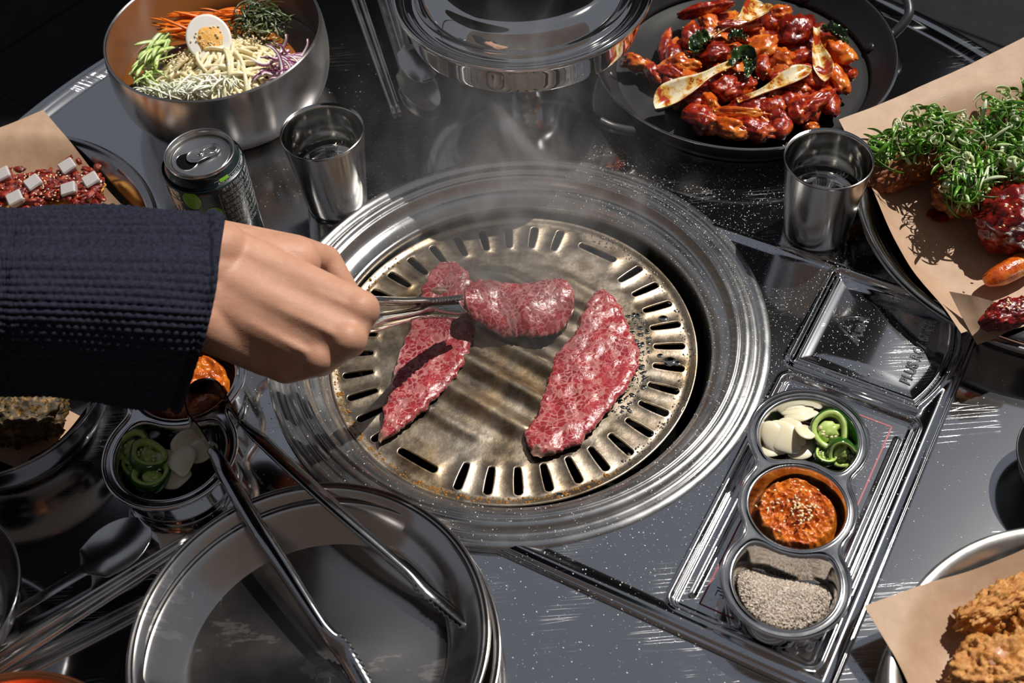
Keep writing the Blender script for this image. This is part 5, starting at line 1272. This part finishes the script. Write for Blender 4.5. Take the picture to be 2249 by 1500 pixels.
# ---- scallion chicken and other pieces on the right plate
def chicken(c, rad, ang, mat, label, cat='chicken', name='fried_chicken_piece', seed=0, tilt=(0, 0), sub=5, amp=0.22, crumb=0.30, cf=2.2, group=None):
    V, F = blob((0, 0, 0), rad, sub, amp, 1.3, seed, rot=rotz(math.radians(ang)) @ eul(tilt[0], tilt[1], 0), oct=4, crumb=crumb, cfreq=cf)
    o = link(name, mesh_of(M().add(V, F), name, MAT[mat]), None, tuple(c)); return tag(o, label, cat, group)
chicken(at(1985, 375, 0.030), (0.046, 0.013, 0.016), 22, 'crust_sauced', 'left sauced chicken piece, its tip behind the water cup, under scallions', seed=3)
chicken(at(2100, 330, 0.030), (0.040, 0.026, 0.020), 10, 'crust_sauced', 'middle sauced chicken piece buried under the scallions', seed=7)
chicken(at(2120, 420, 0.030), (0.028, 0.026, 0.020), -20, 'crust_sauced', 'sauced chicken piece below the middle of the scallion heap', seed=11)
chicken(at(2250, 300, 0.030), (0.045, 0.040, 0.024), 0, 'crust_sauced', 'sauced chicken piece under the scallions at the right edge', seed=12)
chicken(at(2235, 480, 0.034), (0.034, 0.034, 0.026), -15, 'jam', 'shiny dark red sauced chicken piece at the right edge', seed=15, crumb=0.2)
chicken(at(2225, 590, 0.022), (0.030, 0.0095, 0.0095), 24, 'glaze_orange', 'smooth orange-red rice cake below the dark red chicken', 'rice cake', 'rice_cake', seed=19, sub=4, amp=0.08, crumb=0.0)
chicken(at(2225, 688, 0.056), (0.028, 0.0105, 0.0105), 16, 'jam', 'red sauced chicken tip resting on the folded parchment', seed=23, crumb=0.25)
seeds(26, lambda k: (at(R_.uniform(2195, 2249), R_.uniform(430, 560), 0.060) if k % 2 else at(R_.uniform(2200, 2249), R_.uniform(655, 680), 0.067)), 'sesame_seeds', 'sesame seeds on the dark red chicken at right', size=0.0014)
m = M()
els = [(1985, 318, 62, 30, 0.056), (2055, 285, 80, 42, 0.066), (2140, 330, 85, 60, 0.066), (2215, 262, 60, 60, 0.068), (2130, 405, 52, 42, 0.056), (2240, 330, 50, 70, 0.064), (1935, 340, 26, 18, 0.050)]
for k in range(900):
    eu, ev, ru, rv, ez = els[k % 6] if k % 12 else els[6]
    r = math.sqrt(R_.random()); t = R_.random() * 2 * PI; p = at(eu + ru * r * math.cos(t), ev + rv * r * math.sin(t), ez + R_.uniform(-0.020, 0.007) - 0.012 * r * r)
    a = R_.random() * 2 * PI; tilt = R_.gauss(0, 0.85); hel = Matrix.Rotation(a, 3, 'Z') @ Matrix.Rotation(tilt, 3, 'X') @ Matrix.Rotation(R_.gauss(0, 0.5), 3, 'Y')
    typ = R_.random(); path = []; n_ = 18
    if typ < 0.66: rad_ = R_.uniform(0.0035, 0.0075); tot = R_.uniform(3.5, 8.5); grow = R_.uniform(0.2, 0.7)
    else: rad_ = R_.uniform(0.010, 0.024); tot = R_.uniform(0.9, 2.0); grow = 0.1
    q = Vector((0, 0, 0))
    for i in range(n_):
        s_ = i / (n_ - 1); an = tot * s_; rr = rad_ * (1 - grow * s_); path.append(p + hel @ Vector((rr * math.cos(an) - rad_ * 0.5, rr * math.sin(an), 0.004 * s_)))
    wd_ = R_.uniform(0.0008, 0.0019); pth = path
    V, F = sweep(pth, lambda i, t_: [(-wd_ * 0.13, -wd_ * (1 - 0.8 * abs(2 * t_ - 1) ** 3)), (wd_ * 0.13, -wd_ * (1 - 0.8 * abs(2 * t_ - 1) ** 3)), (wd_ * 0.13, wd_ * (1 - 0.8 * abs(2 * t_ - 1) ** 3)), (-wd_ * 0.13, wd_ * (1 - 0.8 * abs(2 * t_ - 1) ** 3))], hel @ Vector((0.05, 0.03, 1)).normalized())
    m.add(V, F, 0 if R_.random() < 0.72 else 1)
for k in range(14):
    u = R_.uniform(2085, 2180); v0 = R_.uniform(400, 430); P = [at(u, v0 - 60, 0.066), at(u + R_.gauss(-5, 8), v0 - 10, 0.062), at(u + R_.gauss(-8, 12), v0 + R_.uniform(20, 55), 0.040)]
    m.add(*tube(fine(P, 6), lambda t_: 0.0013 * (1 - 0.7 * t_), 5, 0.35), 0 if R_.random() < 0.6 else 1)
thing1('scallion_curls', m, [MAT['scallion_green'], MAT['scallion_white']], 'heap of curled green scallion shreds on the sauced chicken', 'scallion', kind='stuff')
V, F = blob(at(2062, 472, 0.0088), (0.0105, 0.0085, 0.0010), 3, 0.1, 1); thing1('sauce_drop', M().add(V, F), MAT['jam'], 'dark red drop of sauce on the right-hand parchment', 'sauce')

# ---- plain fried chicken, bottom right
g_ = 'plain fried chicken pieces'
chicken(at(2196, 1322, 0.026), (0.0330, 0.0105, 0.012), 24, 'crust', 'upper plain fried chicken piece, long and golden', seed=31, crumb=0.34, cf=1.5, group=g_, amp=0.34, sub=6)
chicken(at(2152, 1362, 0.020), (0.0160, 0.0070, 0.009), -30, 'crust', 'crisp flap of batter hanging from the upper fried chicken piece', seed=33, crumb=0.3, cf=1.4, group=g_, amp=0.3)
chicken(at(2192, 1470, 0.026), (0.0300, 0.0230, 0.016), 20, 'crust', 'lower plain fried chicken piece, craggy and largest', seed=37, crumb=0.34, cf=2.0, group=g_, amp=0.34, sub=6)
chicken(at(2275, 1405, 0.018), (0.018, 0.018, 0.013), 0, 'crust', 'fried chicken piece behind the others at the right edge', seed=41, crumb=0.36, cf=2.0, group=g_, amp=0.3)
V, F = blob(at(2190, 1440, 0.0390), (0.0095, 0.0045, 0.0030), 3, 0.12, 1.2, 2, rot=rotz(0.7)); thing1('bare_meat', M().add(V, F), MAT['flesh'], 'patch of bare pink-brown meat on the largest fried chicken piece', 'chicken')

# ---- red-topped cutlet, upper left
chicken(at(75, 432, 0.022), (0.064, 0.024, 0.0125), 2, 'crust_gold', 'golden breaded cutlet under chopped red topping at upper left', 'cutlet', 'breaded_cutlet', seed=51, amp=0.06, crumb=0.16, cf=4.0)
def topz(u, v): return 0.0335 + 0.004 * (1 - ((v - 415) / 50) ** 2)
m = M(); V, F = blob(at(70, 415, 0.029), (0.054, 0.019, 0.0095), 5, 0.10, 1.5, 61, crumb=0.3, cfreq=3.5); m.add(V, F)
for k in range(210):
    u, v = R_.uniform(-60, 222), R_.gauss(412, 20); V, F = blob(at(u, v, topz(u, v) + R_.uniform(-0.001, 0.002)), (R_.uniform(0.0028, 0.0075), R_.uniform(0.0020, 0.0036), R_.uniform(0.0016, 0.003)), 3, 0.45, 1.8, k, rot=rotz(R_.random() * 3)); m.add(V, F)
thing1('chopped_topping', m, MAT['chopped_topping'], 'glossy chopped red topping spread over the breaded cutlet', 'topping', kind='stuff')
for (u, v, a, lab) in ((8, 386, 20, 'radish cube cut by the left edge of the picture, on the red topping'), (75, 404, 35, 'radish cube with sesame in the middle of the red topping'), (150, 368, 30, 'uppermost radish cube on the red topping'), (202, 398, 28, 'rightmost radish cube on the red topping'), (153, 418, 5, 'radish cube below the uppermost one on the red topping'), (35, 438, 22, 'lowest radish cube at the left on the red topping')):
    c = at(u, v, 0.0405); mm = box(M(), -0.0064, 0.0064, -0.0062, 0.0062, -0.0046, 0.0046, 0.0012)
    mm.v = [tuple(eul(0.25, -0.2, math.radians(a)) @ Vector((p[0] * (1 + 0.1 * p[2] / 0.004), p[1], p[2]))) for p in mm.v]
    tag(link('radish_cube', mesh_of(mm, 'radish_cube', MAT['radish'], smooth=False), None, tuple(c)), lab, 'radish', 'radish cubes on the cutlet')
seeds(120, lambda k: at(min(222, R_.choice((R_.gauss(70, 40), R_.gauss(130, 45)))), max(378, min(438, R_.gauss(405, 15))), 0.0395), 'sesame_seeds', 'sesame seeds over the red topping of the cutlet', size=0.0013)
# ---- seaweed tempura, left
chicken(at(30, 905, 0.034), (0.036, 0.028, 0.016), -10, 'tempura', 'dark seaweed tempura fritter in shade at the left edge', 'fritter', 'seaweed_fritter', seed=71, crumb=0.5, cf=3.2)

# ---- tray contents
def garlic_mesh(seed):
    rr = random.Random(seed); V0, F0 = ico(4); V = []
    for p in V0:
        x = p.x; w_ = 1.0 - 0.28 * ss(-0.2, 1, x); V.append((0.0125 * x, 0.0088 * p.y * w_ * (1 + 0.06 * math.sin(3 * x + seed)), 0.0021 * p.z * (1 - 0.2 * x) + 0.0016 * (1 - x * x) * 0.6))
    return mesh_of(M().add(V, F0), 'garlic_slice', MAT['garlic'])
gms = [garlic_mesh(k) for k in range(3)]
def garlic(k, p, rot, label, group, s=1.0):
    o = link('garlic_slice', gms[k % 3], None, tuple(p)); o.rotation_euler = rot; o.scale = (s, s, s); tag(o, label, 'garlic', group)
D = math.radians
g_ = 'garlic slices in the right-hand tray'
for k, (u, v, z, rx, ry, rz, sc_, lab) in enumerate((
    (1745, 892, 0.0230, -35, 0, 12, 1.0, 'rearmost garlic slice of the fanned stack in the right-hand tray'),
    (1752, 902, 0.0245, -30, 0, 8, 1.05, 'second garlic slice of the fanned stack in the right-hand tray'),
    (1760, 912, 0.0262, -25, 0, 4, 1.05, 'front garlic slice of the fanned stack in the right-hand tray'),
    (1702, 962, 0.0250, 20, 20, -62, 1.1, 'long garlic slice leaning at the left of the right-hand tray'),
    (1722, 962, 0.0255, 20, 10, -55, 1.25, 'wide garlic slice in the middle of the right-hand tray'),
    (1738, 950, 0.0262, 18, 0, -58, 1.1, 'garlic slice half covered by the upright one'),
    (1768, 948, 0.0300, 10, 30, 78, 0.95, 'bright upright garlic slice next to the green chilli'),
    (1690, 985, 0.0190, 0, 0, -20, 0.9, 'low garlic slice at the near left of the garlic heap'),
    (1762, 985, 0.0200, 0, 0, 30, 1.0, 'garlic slice at the foot of the chilli rings'))):
    garlic(k, at(u, v, z), (D(rx), D(ry), D(rz)), lab, g_, sc_)
g_ = 'garlic slices in the left-hand tray'
for k, (u, v, z, rz, sc_, lab) in enumerate(((412, 968, 0.030, 25, 1.1, 'topmost pale garlic slice in the left-hand tray'), (360, 1008, 0.028, 170, 1.0, 'garlic slice pointing left in the left-hand tray'), (402, 1012, 0.031, -78, 1.25, 'large garlic slice in the middle of the left-hand tray'), (440, 992, 0.029, 10, 1.1, 'garlic slice under the tongs in the left-hand tray'), (385, 1050, 0.025, 8, 1.0, 'garlic slice lying at the near side of the left-hand tray'))):
    garlic(k, at(u, v, z), (D(12), D(-8), D(rz)), lab, g_, sc_)
def chilli_meshes(seed):
    rr = random.Random(seed); R0 = 0.0108
    def wob(a): return 1 + 0.06 * math.sin(2 * a + seed) + 0.05 * math.sin(3 * a)
    def ringm(prof, mat, nm):
        n = 40; V = []; F = []
        for (f, z) in prof:
            for k in range(n): a = 2 * PI * k / n; r = R0 * f * wob(a); V.append((r * math.cos(a), r * math.sin(a) * 1.1, z))
        q = len(prof)
        for i in range(q - 1):
            for k in range(n): k2 = (k + 1) % n; F.append((i * n + k, i * n + k2, (i + 1) * n + k2, (i + 1) * n + k))
        return mesh_of(M().add(V, F), nm, MAT[mat])
    skin = ringm([(0.97, -0.0050), (1.02, -0.0036), (1.05, 0.0), (1.03, 0.0020), (0.955, 0.0032)], 'chilli_skin', 'skin')
    flesh = ringm([(0.955, 0.0030), (0.90, 0.0034), (0.76, 0.0032), (0.68, 0.0020), (0.66, -0.0030), (0.97, -0.0040)], 'chilli_flesh', 'flesh')
    V, F = blob((-0.0005, 0, 0.0), (0.0064, 0.0052, 0.0030), 3, 0.35, 1.6, seed); V2, F2 = blob((0.003, 0.0, -0.0003), (0.0066, 0.0020, 0.0020), 2, 0.2, 2, seed); core = mesh_of(M().add(V, F).add(V2, F2), 'pith', MAT['chilli_flesh'])
    V0, F0 = ico(1); mm = M()
    for k in range(11): a = rr.uniform(1.2, 5.2); r = rr.uniform(0.003, 0.0066); mm.add([(r * math.cos(a) + v.x * 0.0013, r * math.sin(a) + v.y * 0.0009, 0.0020 + v.z * 0.0006) for v in V0], F0)
    return [skin, flesh, core, mesh_of(mm, 'seeds', MAT['chilli_seed'])]
cms = [chilli_meshes(k) for k in range(2)]
def chilli(k, p, rot, s, label, group):
    e = empty('chilli_slice', tuple(p)); e.rotation_euler = rot; e.scale = (s, s, s); tag(e, label, 'chilli', group)
    for me, nm in zip(cms[k % 2], ('skin', 'flesh', 'pith', 'seeds')):
        o = link(nm, me, e)
        if nm == 'seeds': tag(o, kind='stuff')
g_ = 'green chilli slices in the right-hand tray'
for k, (u, v, z, rx, ry, rz, s, lab) in enumerate(((1822, 946, 0.0310, 22, -14, 20, 1.25, 'largest green chilli ring with seeds, on top in the right-hand tray'), (1812, 1000, 0.0240, 8, 10, 60, 0.72, 'smallest green chilli ring at the near side of the right-hand tray'), (1850, 996, 0.0265, 30, -55, 50, 0.98, 'tilted green chilli ring at the right of the right-hand tray'), (1858, 935, 0.0190, 10, -30, 20, 1.0, 'shaded green chilli ring behind the largest one'), (1800, 975, 0.0170, 10, 0, 120, 1.0, 'green chilli ring under the largest one'))):
    chilli(k, at(u, v, z), (D(rx), D(ry), D(rz)), s, lab, g_)
g_ = 'green chilli slices in the left-hand tray'
for k, (u, v, z, rx, ry, rz, s, lab) in enumerate(((295, 985, 0.030, 20, -10, 20, 1.15, 'far left green chilli ring in the shaded left-hand tray'), (325, 1000, 0.034, 25, 10, 90, 1.2, 'shaded green chilli ring on top in the left-hand tray'), (332, 1045, 0.030, 10, 0, 140, 1.15, 'near green chilli ring with pale seeds in the left-hand tray'), (300, 1025, 0.024, 0, 20, 10, 1.0, 'low green chilli ring at the wall of the left-hand tray'))):
    chilli(k, at(u, v, z), (D(rx), D(ry), D(rz)), s, lab, g_)
def on_paste(u, v):
    p = at(u, v, 0.031); return p
seeds(64, lambda k: at(*( (R_.gauss(1765, 18), R_.gauss(1120, 16)) if k % 3 else (R_.gauss(1740, 38), R_.gauss(1105, 24))), 0.0335), 'sesame_seeds', 'sesame seeds on the orange bean paste', size=0.0014)

# ================================================================== CUTLERY
def spoon(tip, neck, end, bw, depth, label, group, inv=False, hw=0.0036):
    ax = (neck - tip); Lb = ax.length; e = empty('spoon', tuple(neck)); tag(e, label, 'spoon', group)
    n = 34; path = [tip.lerp(neck, i / (n - 1)) for i in range(n)]; hx_ = resample([neck, neck.lerp(end, 0.35) + Vector((0, 0, 0.001)), end], 26)
    P = path + hx_[1:]; T, N = frames(P); rows = []; tot = len(P)
    for i, p in enumerate(P):
        if i < n:
            t = i / (n - 1); w_ = bw * math.sqrt(max(0.0, math.sin(PI * min(1.0, (t * 0.93 + 0.015)) ** 0.88))) ; w_ = max(w_ * (1 - ss(0.80, 1.0, t)) + hw * ss(0.72, 1.0, t), 0.0006); dp = depth * math.sin(PI * min(1, t * 1.02)) ** 0.8
        else: w_ = hw * (1 + 0.6 * ss(n, tot, i)); dp = 0.0004
        b = T[i].cross(N[i]); top = []; bot = []; sg = -1 if inv else 1
        for j in range(17):
            x = -math.cos(PI * j / 16); q = p + b * (x * w_) + N[i] * (sg * dp * (x * x - 1) + 0.0009 * 0); top.append(q); bot.append(q - N[i] * 0.0011)
        rows.append(top + bot[::-1])
    N_ = 34; V = [q for r in rows for q in r]; F = []
    def seg(i0, i1):
        F = []
        for i in range(i0, i1):
            for k in range(N_): k2 = (k + 1) % N_; F.append((i * N_ + k, (i + 1) * N_ + k, (i + 1) * N_ + k2, i * N_ + k2))
        return F
    m1 = M(); m1.add(V[:n * N_], seg(0, n - 1) + [tuple(range(N_))[::-1]]); part('spoon_bowl', m1, MAT['spoon'], e, world=True)
    V2 = V[(n - 1) * N_:]; nn = tot - n + 1; m2 = M(); F2 = []
    for i in range(nn - 1):
        for k in range(N_): k2 = (k + 1) % N_; F2.append((i * N_ + k, (i + 1) * N_ + k, (i + 1) * N_ + k2, i * N_ + k2))
    F2.append(tuple((nn - 1) * N_ + k for k in range(N_))); m2.add(V2, F2); part('spoon_handle', m2, MAT['spoon'], e, world=True)
spoon(at(320, 1148, 0.012), at(178, 1258, 0.014), at(-220, 1500, 0.006), 0.0205, 0.0060, 'steel spoon at lower left, bowl towards the left-hand tray', 'steel spoons')
spoon(at(952, 238, 0.006), at(885, 140, 0.010), at(770, -230, 0.004), 0.0165, 0.0055, 'lower of two nested steel spoons beside the pot', 'steel spoons', hw=0.003)
spoon(at(938, 178, 0.013), at(892, 95, 0.0135), at(800, -230, 0.008), 0.0165, 0.0050, 'upper steel spoon lying face down on another beside the pot', 'steel spoons', inv=True, hw=0.003)
def chopstick(a, b, w0, w1, label, group):
    a = Vector(a); b = Vector(b); base = (a + b) / 2
    P = [a.lerp(b, i / 24) for i in range(25)]
    V, F = sweep(P, lambda i, t: [(x * (w0 + (w1 - w0) * t), y * (w0 + (w1 - w0) * t) * 0.62) for x, y in ((-1, -0.6), (-0.6, -1), (0.6, -1), (1, -0.6), (1, 0.6), (0.6, 1), (-0.6, 1), (-1, 0.6))], Vector((0, 0, 1)))
    thing1('chopstick', M().add(V, F), MAT['spoon'], label, 'chopstick', group, base=tuple(base))
chopstick(at(878, 247, 0.0022), at(742, -160, 0.0022), 0.0018, 0.0026, 'right stick of the steel chopstick pair beside the spoons', 'chopsticks at the far side')
chopstick(at(867, 250, 0.0022), at(722, -158, 0.0022), 0.0018, 0.0026, 'left stick of the steel chopstick pair beside the spoons', 'chopsticks at the far side')
chopstick(at(414, 1180, 0.0250), at(-160, 1530, 0.006), 0.0030, 0.0038, 'upper stick of the steel chopstick pair at lower left', 'chopsticks at lower left')
chopstick(at(407, 1200, 0.0250), at(-150, 1562, 0.006), 0.0030, 0.0038, 'lower stick of the steel chopstick pair at lower left', 'chopsticks at lower left')

# ================================================================== SMOKE rising from the grill
def smoke_mat():
    m = bpy.data.materials.new('smoke'); m.use_nodes = True; nt = m.node_tree; nt.nodes.clear()
    out = nt.nodes.new('ShaderNodeOutputMaterial'); pv = nt.nodes.new('ShaderNodeVolumePrincipled'); nt.links.new(pv.outputs[0], out.inputs['Volume'])
    pv.inputs['Color'].default_value = (1.0, 0.98, 0.975, 1); pv.inputs['Anisotropy'].default_value = 0.0
    vec = coords(nt); sx = nt.nodes.new('ShaderNodeSeparateXYZ'); nt.links.new(vec, sx.inputs[0]); x, y, z = sx.outputs
    # plume axis leans back a little; it widens with height
    dx = mathn(nt, 'SUBTRACT', x, mathn(nt, 'MULTIPLY', z, -0.10)); dy = mathn(nt, 'SUBTRACT', y, mathn(nt, 'MULTIPLY', z, 0.45))
    r2 = mathn(nt, 'SQRT', mathn(nt, 'ADD', mathn(nt, 'MULTIPLY', dx, dx), mathn(nt, 'MULTIPLY', dy, dy)))
    rad = mathn(nt, 'ADD', mathn(nt, 'MULTIPLY', z, 0.50), 0.080)
    fall = ramp(nt, mathn(nt, 'DIVIDE', r2, rad), [(0.0, 1.0), (0.55, 0.45), (1.0, 0.0)]).outputs[0]
    top = ramp(nt, mathn(nt, 'DIVIDE', z, 0.20), [(0.0, 0.5), (0.12, 1.0), (0.55, 0.5), (1.0, 0.0)]).outputs[0]
    n1 = noisen(nt, coords(nt, (1, 1, 0.55)), 17, 4, 0.6, 1.6)
    w_ = ramp(nt, n1, [(0.42, 0.05), (0.56, 0.26), (0.70, 1.0)]).outputs[0]
    d = mathn(nt, 'MULTIPLY', mathn(nt, 'MULTIPLY', fall, top), mathn(nt, 'MULTIPLY', w_, SMOKE_D)); nt.links.new(d, pv.inputs['Density']); return m
SMOKE_D = 30.0
m = box(M(), -0.17, 0.17, -0.10, 0.26, 0.004, 0.20)
so_ = link('smoke', mesh_of(m, 'smoke', smoke_mat(), smooth=False), None, (0.012, 0.035, -0.008)); tag(so_, 'thin white smoke curling up from the beef on the grill', 'smoke', kind='stuff')
